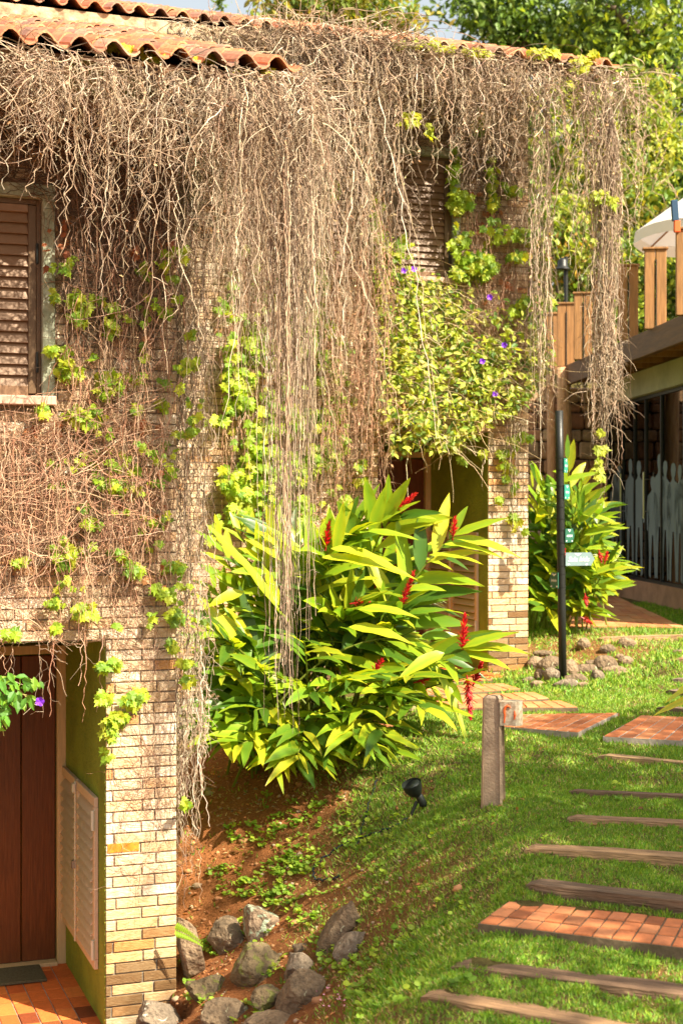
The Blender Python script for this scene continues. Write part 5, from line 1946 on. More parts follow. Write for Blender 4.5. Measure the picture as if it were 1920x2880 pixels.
mb.leaves(pos, ax, nn, rng.uniform(.045, .10, n), OVATE, vary(None, n, .25, .06, [(.32, .42, .04), (.40, .48, .05), (.18, .28, .03), (.48, .52, .08), (.10, .18, .03), (.52, .50, .14)]))
# stray dry leaves
mb.build('foliage', M['leaf'], ft)
mb = MB()
k = 520
sel = rng.integers(0, n, k)
s0 = pos[sel]
t = np.linspace(0, 1, 9)
dr = np.stack([rng.normal(.2, .9, k), rng.normal(-.2, .3, k), rng.normal(-.15, .35, k)], 1)
lnn = rng.uniform(.15, .5, k)
Q = s0[:, None] + dr[:, None] * (lnn[:, None] * t * .8)[..., None]
Q[:, :, 2] -= lnn[:, None] * t ** 2 * .35
Q += np.cumsum(rng.normal(0, .008, Q.shape), 1)
mb.tubes(Q, np.tile(np.linspace(.003, .0015, 9), (k, 1)), vary(None, k, .2, .05, [(.45, .33, .18), (.36, .25, .12), (.5, .42, .26)]))
mb.build('stems', M['vine'], ft)['kind'] = 'stuff'
for (x, y) in ((1124, 683), (1157, 793), (1107, 830), (927, 622), (950, 618), (1136, 905)):
    mb = MB()
    c = np.array(PD(x, y, D2(x * K) - .5))
    for k in range(5):
        a_ = k * 2 * math.pi / 5
        mb.leaves(c[None], np.array([[math.cos(a_), -.5, math.sin(a_)]]), np.array([[0, -1, .3]]), np.array([.034]), ROUND, np.ones((1, 3)))
    mb.build('purple_flower', M['petal'], ft)


# ------------------------------------------------------------------ red ginger
GPAL = [(.23, .34, .018), (.19, .32, .018), (.29, .38, .02), (.12, .23, .018), (.36, .40, .025), (.08, .17, .018), (.05, .12, .012)]


def ginger_leaf(mb, base, dr, side_n, L_, Wd, droop, col, fold=.25):
    """one long blade leaf. dr: direction, side_n: face normal"""
    m = 9
    dr = np.array(dr, float)
    dr /= np.linalg.norm(dr) + 1e-9
    nz = np.array(side_n, float)
    nz = nz - dr * nz.dot(dr)
    nz /= np.linalg.norm(nz) + 1e-9
    sx = np.cross(dr, nz)
    t = np.linspace(0, 1, m)
    wid = Wd * np.sin(np.pi * np.clip(t, 0, 1) ** .75) ** .8 * (1 - .25 * t) * .5
    wid[0] = Wd * .04
    wid[-1] = 0.0005
    cen = base + dr * (L_ * t)[:, None]
    cen[:, 2] -= droop * L_ * t ** 2
    shrink = 1 / np.sqrt(1 + (2 * droop * t * .6) ** 2)
    cen[:, :2] = base[:2] + (cen[:, :2] - base[:2]) * shrink[:, None]
    wav = .05 * Wd * np.sin(t * 17 + rng.uniform(0, 6))
    V = []
    up = nz
    for i in range(m):
        e1 = cen[i] + sx * wid[i] + up * (fold * wid[i] + wav[i])
        e2 = cen[i] - sx * wid[i] + up * (fold * wid[i] - wav[i])
        V += [e1, cen[i] + sx * wid[i] * .12 * 0, e2]
    q = []
    for i in range(m - 1):
        a = i * 3
        q += [(a, a + 1, a + 4, a + 3), (a + 1, a + 2, a + 5, a + 4)]
    C = np.tile(np.array(col), (3 * m, 1))
    e_ = rng.uniform(1.1, 1.6)                        # yellowish margin, green blade
    C[0::3] *= np.array([e_, 1 + (e_ - 1) * .45, .9])
    C[2::3] *= np.array([e_, 1 + (e_ - 1) * .45, .9])
    C[1::3] *= np.array([.95, 1.05, 1.])
    C[-3:] *= np.array([1.25, 1.05, .8])
    mb.add(np.array(V), [np.array(q)], np.clip(C, 0, 1))


def ginger_stem(ml, ms, base, tip, arch=.35, nleaf=11, L_=.45, start=.35, plane=None, spread=55, up=.0, pal=GPAL, wid=.21):
    base, tip = np.array(base, float), np.array(tip, float)
    ctrl = base * .45 + tip * .55 + np.array([0, 0, arch * np.linalg.norm(tip - base)])
    ctrl[:2] = base[:2] * .65 + tip[:2] * .35
    t = np.linspace(0, 1, 16)[:, None]
    cur = (1 - t) ** 2 * base + 2 * t * (1 - t) * ctrl + t ** 2 * tip
    ms.tube(cur, np.linspace(.011, .004, 16), 6, col=(.22, .27, .04))
    tan_ = np.gradient(cur, axis=0)
    tan_ /= np.linalg.norm(tan_, axis=1)[:, None]
    face = np.array([.25, -.65, .7]) if plane is None else np.array(plane, float)
    shade = rng.uniform(.85, 1.1)
    for i in range(nleaf):
        f = start + (1 - start) * (i + .5) / nleaf
        idx = min(15, f * 15)
        p = np.array([np.interp(idx, range(16), cur[:, c]) for c in range(3)])
        tg = tan_[int(round(idx))]
        s = np.cross(tg, face)
        s /= np.linalg.norm(s) + 1e-9
        sg = 1 if i % 2 else -1
        ang = R(spread * (1.08 - .65 * max(0, (f - .5) * 2)) + rng.uniform(-8, 8))
        dr = tg * math.cos(ang) + s * sg * math.sin(ang) + face * rng.uniform(-.05, .2) + np.array([0, 0, up])
        ll = L_ * rng.uniform(.82, 1.12) * (.8 + .35 * math.sin(math.pi * min(1, (f - start) / (1 - start) * .9 + .15)))
        c = np.clip(np.array(pal[rng.integers(0, len(pal))]) * shade * rng.uniform(.85, 1.15), 0, 1)
        ginger_leaf(ml, p, dr, face + rng.normal(0, .22, 3), ll, ll * wid * rng.uniform(.9, 1.15), rng.uniform(.08, .32), c)
    return cur, tan_


def flower_spike(parent, base, dr, L_, w=.045):
    mb = MB()
    base = np.array(base, float)
    dr = np.array(dr, float)
    dr /= np.linalg.norm(dr)
    ref = np.array([1., 0, 0]) if abs(dr[0]) < .8 else np.array([0, 1., 0])
    a = np.cross(dr, ref)
    a /= np.linalg.norm(a)
    b_ = np.cross(dr, a)
    mb.tube([base - dr * .03, base + dr * L_ * .5, base + dr * L_ * .97], [.006, w * .24, .004], 6, col=(.4, .02, .02))
    n = int(L_ / .0042)
    t = np.linspace(0, 1, n)
    th = np.arange(n) * 2.39996
    rad = w * .30 * np.sin(np.pi * (t * .85 + .12)) ** .7
    pos = base + dr * (t * L_ * .95)[:, None] + (np.cos(th)[:, None] * a + np.sin(th)[:, None] * b_) * rad[:, None]
    outv = np.cos(th)[:, None] * a + np.sin(th)[:, None] * b_
    ax = outv * (.95 - .75 * t)[:, None] + dr * (.6 + .6 * t)[:, None] + rng.normal(0, .08, (n, 3))
    mb.leaves(pos, ax, outv * -.6 + dr, w * (.98 - .35 * t) * rng.uniform(.75, 1.2, n), (OVATE[0] * np.array([1.1, 1, 1.6]), OVATE[1]), vary(None, n, .3, .05, [(.66, .015, .02), (.5, .01, .02), (.78, .05, .04), (.35, .01, .015)]))
    mb.build('red_flower', M['bract'], parent)


def gbase(x, y, w=.35):
    xx, yy = x + rng.normal(0, w), y + rng.normal(0, w)
    return np.array([xx, yy, gzs(xx, yy) - .03])


G = thing('red_ginger', (-.2, 11.2, gzs(-.2, 11.2)), 'large red ginger clump with broad yellow-green leaves between the two houses', 'shrub')
ml, ms = MB(), MB()
cx, cy = -.28, 11.35
# spikes with known places: stem tip, depth, flower direction, length
named = [  # tip (D px), d, base offset, flower base D, flower tip D, leaf length, arch
    ((748, 1255), 11.0, (748, 1256), (757, 1182), .58, .25),
    ((905, 1178), 11.1, (908, 1176), (955, 1133), .58, .22),
    ((1040, 1232), 11.0, (1040, 1232), (1045, 1185), .56, .12),
    ((920, 1392), 10.8, (922, 1390), (950, 1312), .50, .12),
    ((1062, 1492), 10.5, (1062, 1490), (1067, 1410), .60, .06),
    ((855, 1548), 10.6, (857, 1546), (882, 1508), .40, .18),
    ((968, 1570), 10.5, (958, 1566), (980, 1560), .40, .12),
    ((812, 1388), 11.0, (812, 1386), (850, 1382), .46, .2),
    ((905, 1300), 11.3, (906, 1300), (912, 1262), .50, .2),
    ((862, 1345), 11.2, (862, 1345), (868, 1318), .46, .2),
]
for (tip, d, fb, ftp, LL, ar) in named:
    tp = np.array(PD(tip[0], tip[1], d))
    b0 = np.array([cx + (tp[0] - cx) * .25 + rng.normal(0, .1), cy + rng.normal(0, .15), 0])
    b0[2] = gzs(b0[0], b0[1])
    cur, tn = ginger_stem(ml, ms, b0, tp, ar, 11, LL, .42, spread=50)
    a_, b_ = np.array(PD(fb[0], fb[1], d - .02)), np.array(PD(ftp[0], ftp[1], d - .04))
    flower_spike(G, a_, b_ - a_, max(.10, np.linalg.norm(b_ - a_)) * rng.uniform(.8, 1.0), w=rng.uniform(.04, .055))
# hanging spike and the one beside it
flower_spike(G, PD(1072, 1560, 10.4), np.array(PD(1080, 1645, 10.4)) - np.array(PD(1072, 1560, 10.4)), .28, w=.05)
flower_spike(G, PD(1088, 1568, 10.5), np.array(PD(1105, 1525, 10.5)) - np.array(PD(1088, 1568, 10.5)), .15, w=.05)
ginger_stem(ml, ms, (.15, 11.1, gzs(.15, 11.1)), PD(1075, 1560, 10.4), .12, 8, .36, .5)
# leaves hand placed at the right frond and its drooping blades (start, end in D px)
for (s, e_, d, wd) in [((1060, 1490), (1215, 1502), 10.45, .10), ((1060, 1488), (1190, 1452), 10.45, .09), ((1055, 1500), (1166, 1536), 10.45, .10), ((1020, 1500), (920, 1560), 10.5, .11),
                       ((1000, 1530), (1060, 1680), 10.4, .09), ((1042, 1230), (1165, 1190), 10.9, .09), ((1040, 1235), (1188, 1280), 10.9, .10), ((1020, 1250), (1150, 1282), 10.9, .09), ((985, 1275), (1106, 1296), 10.9, .08),
                       ((880, 1200), (945, 1092), 11.1, .11), ((850, 1230), (890, 1105), 11.1, .11), ((870, 1200), (965, 1150), 11.1, .07), ((890, 1195), (1005, 1192), 11.1, .07), ((810, 1225), (960, 1240), 11.1, .08),
                       ((770, 1180 + 90), (790, 1145), 11.0, .10), ((720, 1300), (600, 1180 + 20), 10.9, .10), ((740, 1280), (950, 1330), 10.8, .12), ((760, 1260), (900, 1300), 10.8, .10), ((930, 1355), (1025, 1357), 10.8, .09),
                       ((640, 1390), (600, 1290), 10.8, .10), ((640, 1400), (512, 1235), 10.6, .09), ((560, 1300), (470, 1200), 10.8, .09), ((560, 1360), (480, 1395), 10.6, .10), ((800, 1440), (940, 1478), 10.5, .11), ((820, 1400), (960, 1420), 10.5, .10)]:
    a_, b_ = np.array(PD(s[0], s[1], d)), np.array(PD(e_[0], e_[1], d - .12))
    L_ = np.linalg.norm(b_ - a_)
    drp = .22 if b_[2] <= a_[2] + .1 else .1
    dr = b_ - a_ + np.array([0, 0, drp * L_])
    c = np.array([(.33, .43, .022), (.28, .40, .02), (.38, .44, .024)][rng.integers(0, 3)])
    ginger_leaf(ml, a_, dr, np.array([.3, -.6, .75]) + rng.normal(0, .1, 3), L_ * 1.05, wd, drp, c)
# inner clump
for i in range(60):
    b0 = gbase(cx, cy, .28)
    ang = rng.uniform(0, 2 * np.pi)
    rr = rng.uniform(.3, .95)
    hh = rng.uniform(.45, 1.6) * (1.2 - .45 * rr)
    tp = np.array([cx + rr * math.cos(ang) * 1.05, cy + rr * math.sin(ang) * .8, 0])
    tp[2] = max(gzs(tp[0], tp[1]), 1.0) + hh
    tp[0] += .12
    if tp[0] < -1.0: tp[0] = -1.0 + rng.uniform(0, .2)
    ginger_stem(ml, ms, b0, tp, .36, rng.integers(9, 13), rng.uniform(.32, .58), .5, plane=(.2, -.5, .85), spread=52, wid=.19)
# tall shoots at the left and rear
for (x, y) in ((500, 1225), (545, 1205), (590, 1250), (625, 1215), (490, 1330), (560, 1320), (680, 1250), (640, 1310), (700, 1320), (475, 1400), (530, 1400), (830, 1260), (800, 1320)):
    tp = np.array(PD(x, y + 15, 11.3 + rng.uniform(-.3, .3)))
    b0 = gbase(cx + (tp[0] - cx) * .5, cy, .15)
    ginger_stem(ml, ms, b0, tp, .12, 10, rng.uniform(.34, .5), .45, plane=(.2, -.75, .6), spread=50, wid=.20, pal=GPAL[:3] + [(.36, .42, .025)])
# front skirt, low arching shoots
for (x, y) in ((590, 1640), (560, 1690), (640, 1700), (700, 1690), (620, 1765), (680, 1760), (750, 1650), (840, 1640), (880, 1700), (905, 1735), (820, 1700), (480, 1640), (500, 1560), (600, 1540), (930, 1610), (780, 1570),
               (950, 1560), (540, 1480), (700, 1480), (640, 1560), (870, 1600), (980, 1640), (480, 1460), (760, 1740), (820, 1560), (720, 1600), (540, 1720), (860, 1745), (500, 1700), (690, 1740)):
    d = 10.45 - .55 * (y - 1450) / 320 + rng.uniform(-.1, .1)
    tp = np.array(PD(x + rng.uniform(-8, 8), y - 8, d))
    b0 = gbase(cx + (tp[0] - cx) * .4, cy - .25, .12)
    ginger_stem(ml, ms, b0, tp, .20, 9, rng.uniform(.28, .48), .55, plane=(.15, -.5, .85), spread=52, wid=.20)
ml.build('leaves', M['ginger'], G, smooth=True)
ms.build('stems', M['ginger'], G)

# second ginger beyond the sign post
G2 = thing('red_ginger', (2.45, 16.6, gzs(2.45, 16.6)), 'second red ginger clump behind the black signpost at the upper pillar corner', 'shrub')
ml, ms = MB(), MB()
for i in range(46):
    b0 = gbase(2.45, 16.7, .25)
    ang = rng.uniform(0, 2 * np.pi)
    rr = rng.uniform(.1, .75)
    tp = np.array([2.45 + rr * math.cos(ang), 16.6 + rr * math.sin(ang) * .7, 0])
    tp[2] = 1.75 + rng.uniform(.6, 1.85) * (1.1 - .4 * rr)
    ginger_stem(ml, ms, b0, tp, .22, 10, rng.uniform(.32, .48), .25)
for (x, y) in ((1340, 1110), (1330, 1170), (1390, 1230), (1400, 1290), (1395, 1350), (1370, 1180), (1240, 1100), (1235, 1180), (1300, 1050), (1330, 1290), (1380, 1320), (1250, 1400), (1300, 1380), (1340, 1400)):
    tp = np.array(PD(x, y, 16.0))
    b0 = gbase(2.5, 16.6, .15)
    ginger_stem(ml, ms, b0, tp, .2, 10, .44, .4)
for (s, e_) in (((1330, 1180), (1420, 1205)), ((1340, 1230), (1445, 1212)), ((1345, 1260), (1410, 1262)), ((1360, 1320), (1450, 1290)), ((1350, 1350), (1425, 1352)), ((1290, 1150), (1300, 1060)), ((1330, 1200), (1385, 1150)), ((1280, 1110), (1390, 1085))):
    a_, b_ = np.array(PD(*s, 15.9)), np.array(PD(*e_, 15.8))
    L_ = np.linalg.norm(b_ - a_)
    ginger_leaf(ml, a_, b_ - a_ + np.array([0, 0, .15 * L_]), (.3, -.6, .75), L_ * 1.05, .10, .15, (.24, .35, .025))
ml.build('leaves', M['ginger'], G2, smooth=True)
ms.build('stems', M['ginger'], G2)
for (a_, b_) in (((1375, 1268), (1380, 1290)), ((1388, 1290), (1392, 1275)), ((1343, 1368), (1348, 1405)), ((1338, 1420), (1352, 1428)), ((1296, 1265), (1290, 1285))):
    p0, p1 = np.array(PD(*a_, 15.7)), np.array(PD(*b_, 15.7))
    flower_spike(G2, p0, p1 - p0, .10, .045)

# leaf tips of a near plant at the right edge
G3 = thing('red_ginger', (2.3, 8.3, gzs(2.3, 8.3)), 'ginger plant just outside the right edge, only two yellow-green leaf tips showing', 'shrub')
ml, ms = MB(), MB()
for (s, e_) in (((1640, 1545), (1530, 1612)), ((1640, 1585), (1500, 1664 - 20)), ((1660, 1500), (1600, 1500)), ((1650, 1560), (1600, 1640))):
    a_, b_ = np.array(PD(*s, 7.7)), np.array(PD(*e_, 7.6))
    L_ = np.linalg.norm(b_ - a_)
    if e_[0] >= 1600: pass
    ginger_leaf(ml, a_, b_ - a_ + np.array([0, 0, .1 * L_]), (.1, -.5, .9), L_, .06, .1, (.45, .47, .03))
cur = [(2.3, 8.3, gzs(2.3, 8.3)), (2.25, 8.1, 2.0), tuple(PD(1640, 1545, 7.7))]
ms.tube(cur, .01, 6, col=(.22, .27, .04))
ml.build('leaves', M['ginger'], G3, smooth=True)
ms.build('stems', M['ginger'], G3)

# grey-leaved spiky plant in the ginger's right side
sp3 = thing('spiky_plant', tuple(PD(940, 1420, 12.2)), 'grey-green narrow-leaved plant behind the red flowers near the upper doorway', 'plant')
ml = MB()
c = np.array(PD(945, 1390, 12.0))
base = c.copy()
base[2] = gzs(c[0], c[1])
for i in range(60):
    a_ = rng.uniform(0, 2 * np.pi)
    el = rng.uniform(.1, 1.2)
    dr = np.array([math.cos(a_) * math.cos(el), math.sin(a_) * math.cos(el), math.sin(el)])
    ginger_leaf(ml, c + rng.normal(0, .03, 3), dr, (0, -.3, 1), rng.uniform(.25, .38), .035, .4, vary((.16, .24, .14), 1)[0])
ml.build('leaves', M['leaf'], sp3, smooth=True)
ms = MB()
ms.tube([base, (base + c) / 2 + np.array([.02, 0, 0]), c], [.03, .025, .02], 8, col=(.3, .25, .12))
ms.build('stem', M['vine'], sp3)

# ------------------------------------------------------------------ grass and ground cover


def in_poly(x, y, poly, grow=0.0):
    c = np.mean(poly, 0)
    poly = [tuple(c + (np.array(p) - c) * (1 + grow)) for p in poly]
    ins = np.zeros(len(x), bool)
    n = len(poly)
    j = n - 1
    for i in range(n):
        xi, yi = poly[i]
        xj, yj = poly[j]
        cnd = ((yi > y) != (yj > y)) & (x < (xj - xi) * (y - yi) / (yj - yi + 1e-12) + xi)
        ins ^= cnd
        j = i
    return ins


def blocked(x, y, pads=True):
    m = inside(O1, x, y, -8, .02, -.05, 8) | inside(O2, x, y, -6.5, .02, -.02, 8)
    for p in PADS: m |= in_poly(x, y, p)
    for (a, b_, w, nv) in SL:
        dv = (b_ - a) / np.linalg.norm(b_ - a)
        dx, dy = x - a[0], y - a[1]
        s, t_ = dx * dv[0] + dy * dv[1], dx * nv[0] + dy * nv[1]
        m |= (s > .03) & (s < np.linalg.norm(b_ - a)) & (t_ > .018 + .012 * np.sin(s * 23)) & (t_ < w - .018 + .012 * np.sin(s * 31))
    for (rx, ry, rr) in RK: m |= np.hypot(x - rx, y - ry) < rr * .7
    m |= (x - 4.3 - (y - 19.3) * -.064) > -.05
    return m


def grass(n, box, size, seed_dens=1.0):
    x = rng.uniform(box[0], box[1], n)
    y = rng.uniform(box[2], box[3], n)
    vis = np.abs(x / y) < .26
    x, y = x[vis], y[vis]
    s = soilness(x, y)
    cl = .5 + .5 * np.sin(x * 5.3 + 2 * np.sin(y * 3.7)) * np.sin(y * 6.1 + 2 * np.sin(x * 4.1))
    cl2 = np.sin(x * 23 + 3 * np.sin(y * 17)) * np.sin(y * 21 + 3 * np.sin(x * 19))
    ok = (rng.random(len(x)) < (.07 * (cl2 > .2) + (1 - s) ** 1.4) * (.45 + .55 * cl) * (.7 + .3 * cl2)) & ~blocked(x, y)
    return x[ok], y[ok], s[ok], cl[ok], cl2[ok]


mb = MB()
tot = 0
for (n, box, sz) in ((420000, (-.6, 2.3, 5.6, 9.0), (.012, .030)), (300000, (-1.2, 3.2, 9.0, 13.0), (.018, .038)), (170000, (.6, 4.6, 13, 20.5), (.03, .06))):
    x, y, s, cl, cl2 = grass(n, box, sz)
    k = len(x)
    tot += k
    z = gz(x, y)
    dry = (rng.random(k) < .18 + .35 * s + .18 * (cl < .35))
    col = vary(None, k, .28, .08, [(.17, .32, .03), (.22, .38, .035), (.12, .26, .025), (.30, .42, .045)])
    dc = vary(None, k, .25, .06, [(.46, .36, .14), (.54, .43, .19), (.36, .28, .10)])
    col = np.where(dry[:, None], dc, col)
    tall = 1 + .5 * np.clip(cl2, 0, 1) + .9 * (smooth(.9, .2, np.hypot((x - .25) / .5, (y - 7.1) / .9)))
    ax = np.stack([rng.normal(0, .55, k), rng.normal(0, .55, k), np.where(dry, rng.uniform(.15, .7, k), rng.uniform(.45, 1.2, k))], 1)
    nn = np.stack([rng.normal(0, .5, k), -1 + rng.normal(0, .5, k), rng.normal(.4, .3, k)], 1)
    hs = rng.uniform(sz[0], sz[1], k) * tall * np.where(dry, .8, 1)
    mb.leaves(np.stack([x, y, z - .004], 1), ax, nn, hs, (BLADE[0] * np.array([1.6, 1, 1]), BLADE[1]), col)
tag(mb.build('lawn_grass', M['grassm']), 'short patchy green lawn grass covering the slope', 'grass', kind='stuff')
print('grass blades', tot)

# broad small weeds on the soil and among the rocks
mb = MB()
cl_ = []
for (x, y, rx, ry, n) in ((560, 1920, 50, 24, 26), (520, 2010, 50, 22, 26), (600, 2040, 60, 34, 60), (620, 1925, 50, 26, 26), (700, 2000, 190, 110, 90), (700, 1985, 50, 30, 60), (660, 2000, 40, 20, 60), (800, 1900, 60, 40, 24), (540, 2045, 60, 24, 26),
                          (640, 2070, 40, 20, 30), (690, 2110, 40, 24, 40), (740, 2150, 60, 40, 26), (460, 2190, 50, 20, 26), (430, 2240, 30, 40, 26), (560, 2150, 80, 30, 22), (830, 2260, 50, 70, 60), (560, 2330, 60, 20, 20),
                          (880, 2180, 60, 50, 26), (640, 2240, 40, 40, 18), (700, 1870, 160, 60, 40), (900, 1950, 120, 90, 46), (470, 2300, 50, 30, 20), (860, 2310, 60, 40, 40), (780, 2200, 60, 40, 30), (1480, 2150, 18, 8, 10),
                          (700, 1900, 60, 60, 30), (1200, 1850, 260, 200, 60), (1000, 2150, 200, 140, 70)):
    for _ in range(n):
        a_, rr = rng.uniform(0, 6.28), math.sqrt(rng.random())
        u, v = (x + rx * rr * math.cos(a_)) * K, (y + ry * rr * math.sin(a_)) * K
        if v > 2878: continue
        if rng.random() < .62: cl_.append((u, v))
ps = []
for (u, v) in cl_:
    p = hit(u, v, 5, 14)
    ps.append(tuple(p))
ps = np.array(ps)
ps = ps[~blocked(ps[:, 0], ps[:, 1])]
pos, ax, nn, sz, col = [], [], [], [], []
for p in ps:
    c = vary(None, 1, .2, .06, [(.18, .32, .03), (.26, .42, .04), (.34, .46, .04)])[0]
    s_ = rng.uniform(.014, .036)
    for k in range(rng.integers(3, 7)):
        a_ = rng.uniform(0, 6.28)
        pos.append((p[0] + rng.normal(0, .012), p[1] + rng.normal(0, .012), gzs(p[0], p[1]) + rng.uniform(.004, .03)))
        ax.append((math.cos(a_), math.sin(a_), rng.uniform(.1, .6)))
        nn.append((rng.normal(0, .3), rng.normal(-.3, .3), 1))
        sz.append(s_ * rng.uniform(.7, 1.3))
        col.append(c)
mb.leaves(np.array(pos), np.array(ax), np.array(nn), np.array(sz), ROUND, np.array(col))
tag(mb.build('ground_weeds', M['leaf']), 'small round-leaved weeds scattered over the orange soil and rocks', 'weeds', kind='stuff')

# a broad-leaved weed by the square tile step, a fern frond at the pillar
wd = hit(1815, 2716)
t = thing('broadleaf_weed', tuple(wd), 'single broad-leaved green weed in the grass below the square tile step', 'plant')
mb = MB()
for k in range(8):
    a_ = k * .785 + .3
    ginger_leaf(mb, np.array(wd), (math.cos(a_), math.sin(a_) * .9, .5), (0, -.2, 1), rng.uniform(.07, .10), .035, .3, (.2, .36, .04))
mb.build('leaves', M['leaf'], t)
fn = hit(498, 2620)
fp = np.array(P(495, 2612, 8.95))
t = thing('fern_frond', tuple(fp), 'bright green fern frond beside the lower brick pillar foot', 'fern')
mb = MB()
for i in range(16):
    f = i / 15
    c = fp + np.array([.0, -.03, .0]) + np.array([.16 * f, -.02 * f, -.05 * f - .03 * f * f])
    for s_ in (-1, 1):
        mb.leaves(c[None], np.array([[.35, -.1, s_ * .9]]), np.array([[.1, -1, .3]]), np.array([.045 * (1 - .75 * f) + .008]), (OVATE[0] * np.array([.8, 1, 1]), OVATE[1]), np.array([[.3, .48, .04]]))
mb.build('leaves', M['leaf'], t)
# pink tiny flowers
mb = MB()
n = 26
pos = []
for _ in range(n):
    p = hit(rng.uniform(880, 980), rng.uniform(2755, 2850), 5, 12)
    pos.append((p.x, p.y, p.z + .03))
pos = np.array(pos)
mb.leaves(pos, rng.normal(0, 1, (n, 3)), np.tile([0, -.5, 1.], (n, 1)), np.full(n, .012), ROUND, np.ones((n, 3)))
tag(mb.build('pink_blossoms', M['pink']), 'tiny pink blossoms in the dark weeds right of the rocks', 'blossom', kind='stuff')

# leaf litter and clods
mb = MB()
n = 9000
x, y = rng.uniform(-1.1, 2.2, n), rng.uniform(7.4, 13, n)
ok = ~blocked(x, y) & (rng.random(n) < .25 + .75 * soilness(x, y))
x, y = x[ok], y[ok]
k = len(x)
mb.leaves(np.stack([x, y, gz(x, y) + .004], 1), np.stack([rng.normal(0, 1, k), rng.normal(0, 1, k), rng.normal(0, .25, k)], 1), np.tile([0, 0, 1.], (k, 1)) + rng.normal(0, .3, (k, 3)), rng.uniform(.012, .04, k), OVATE,
          vary(None, k, .3, .08, [(.4, .19, .08), (.3, .13, .06), (.46, .30, .14), (.5, .22, .09)]))
tag(mb.build('leaf_litter', M['leaf']), 'fallen dry leaves and bits scattered on the orange soil', 'leaf litter', kind='stuff')


# pebbles and clods
mb = MB()
n = 1500
x, y = rng.uniform(-1.1, 1.0, n), rng.uniform(7.6, 12.2, n)
ok = ~blocked(x, y) & (rng.random(n) < soilness(x, y))
x, y = x[ok], y[ok]
k = len(x)
bv = ICO3[0][:0]
import bmesh as _b
cv, cf = icosphere(1)
cl_c = vary(None, k, .3, .06, [(.34, .15, .06), (.26, .12, .05), (.3, .22, .14), (.4, .2, .09)])
sz_ = rng.uniform(.004, .016, k) * (1 + 1.2 * (rng.random(k) < .08))
V = cv[None] * (1 + rng.uniform(-.25, .25, (k, len(cv), 1))) * sz_[:, None, None] * np.array([1.2, 1.1, .75]) + np.stack([x, y, gz(x, y)], 1)[:, None]
mb.add(V.reshape(-1, 3), [(cf[None] + (np.arange(k) * len(cv))[:, None, None]).reshape(-1, 3)], np.repeat(cl_c, len(cv), axis=0))
tag(mb.build('pebbles', mat('soil_clods', (1, 1, 1), .95, attr=True), smooth=True), 'small pebbles and crumbs of soil scattered on the orange bank', 'pebbles', kind='stuff')
# ------------------------------------------------------------------ trees and hillside
def tree(name, label, base, crowns, nleaf, lsize, pal, trunk_r=.18, grp=None, cat='tree', limb=True, clump=.35, tmpl=OVATE):
    base = np.array(base, float)
    t = thing(name, tuple(base), label, cat, group=grp)
    top = np.array(crowns[0][:3])
    mb = MB()
    pts = [base + (top - base) * f + np.array([.12 * math.sin(5 * f), .1 * math.cos(4 * f), 0]) for f in np.linspace(0, 1, 9)]
    mb.tube(pts, np.linspace(trunk_r, trunk_r * .35, 9), 10)
    if limb:
        for (cx_, cy_, cz_, rx, ry, rz) in crowns:
            for k in range(4):
                e_ = np.array([cx_ + rng.normal(0, rx * .5), cy_ + rng.normal(0, ry * .5), cz_ + rng.normal(0, rz * .5)])
                s = pts[rng.integers(4, 8)]
                mid = (s + e_) / 2 + rng.normal(0, .2, 3)
                mb.tube([s, mid, e_], [trunk_r * .4, trunk_r * .25, trunk_r * .08], 6)
    mb.build('trunk', M['bark'], t, smooth=True)
    w = np.array([c[3] * c[4] * c[5] for c in crowns]) ** .67
    w /= w.sum()
    ml = MB()
    for c, f in zip(crowns, w):
        n = int(nleaf * f)
        nc = max(8, int(n / 34))
        dv = rng.normal(size=(nc, 3))
        dv /= np.linalg.norm(dv, axis=1)[:, None]
        rr = rng.uniform(.35, 1.0, (nc, 1)) ** .6 * (1 + .18 * np.sin(dv[:, :1] * 6 + 1) * np.cos(dv[:, 2:3] * 5))
        cc = np.array(c[:3]) + dv * rr * np.array(c[3:6])
        cs_ = np.clip(1 + rng.normal(0, .22, (nc, 1)), .5, 1.5)
        idx = rng.integers(0, nc, n)
        pos = cc[idx] + rng.normal(size=(n, 3)) * clump * np.array([1, 1, .6]) * cs_[idx]
        col = vary(None, nc, .2, .06, pal)[idx] * rng.uniform(.75, 1.25, (n, 1))
        ax = rng.normal(size=(n, 3))
        ax[:, 2] -= .5
        nn = rng.normal(size=(n, 3)) * .7 + np.array([.2, -.3, .8])
        ml.leaves(pos, ax, nn, rng.uniform(lsize[0], lsize[1], n), tmpl, np.clip(col, 0, 1))
    ml.build('crown', M['treeleaf'], t)
    return t


DG = [(.08, .15, .025), (.12, .20, .03), (.055, .11, .02), (.17, .25, .04)]
LG = [(.26, .35, .04), (.33, .40, .05), (.18, .27, .035), (.40, .43, .06), (.12, .20, .03)]
YG = [(.30, .30, .05), (.38, .33, .06), (.2, .26, .04), (.14, .2, .04)]
tg_ = 'trees behind the houses'


def crown_at(x, y, d, rx, ry, rd=None):
    """crown ellipsoid from the 1568-scale photo position"""
    p = PD(x, y, d)
    return (p.x, p.y, p.z, rx * K / F * d, rd or rx * K / F * d, ry * K / F * d)


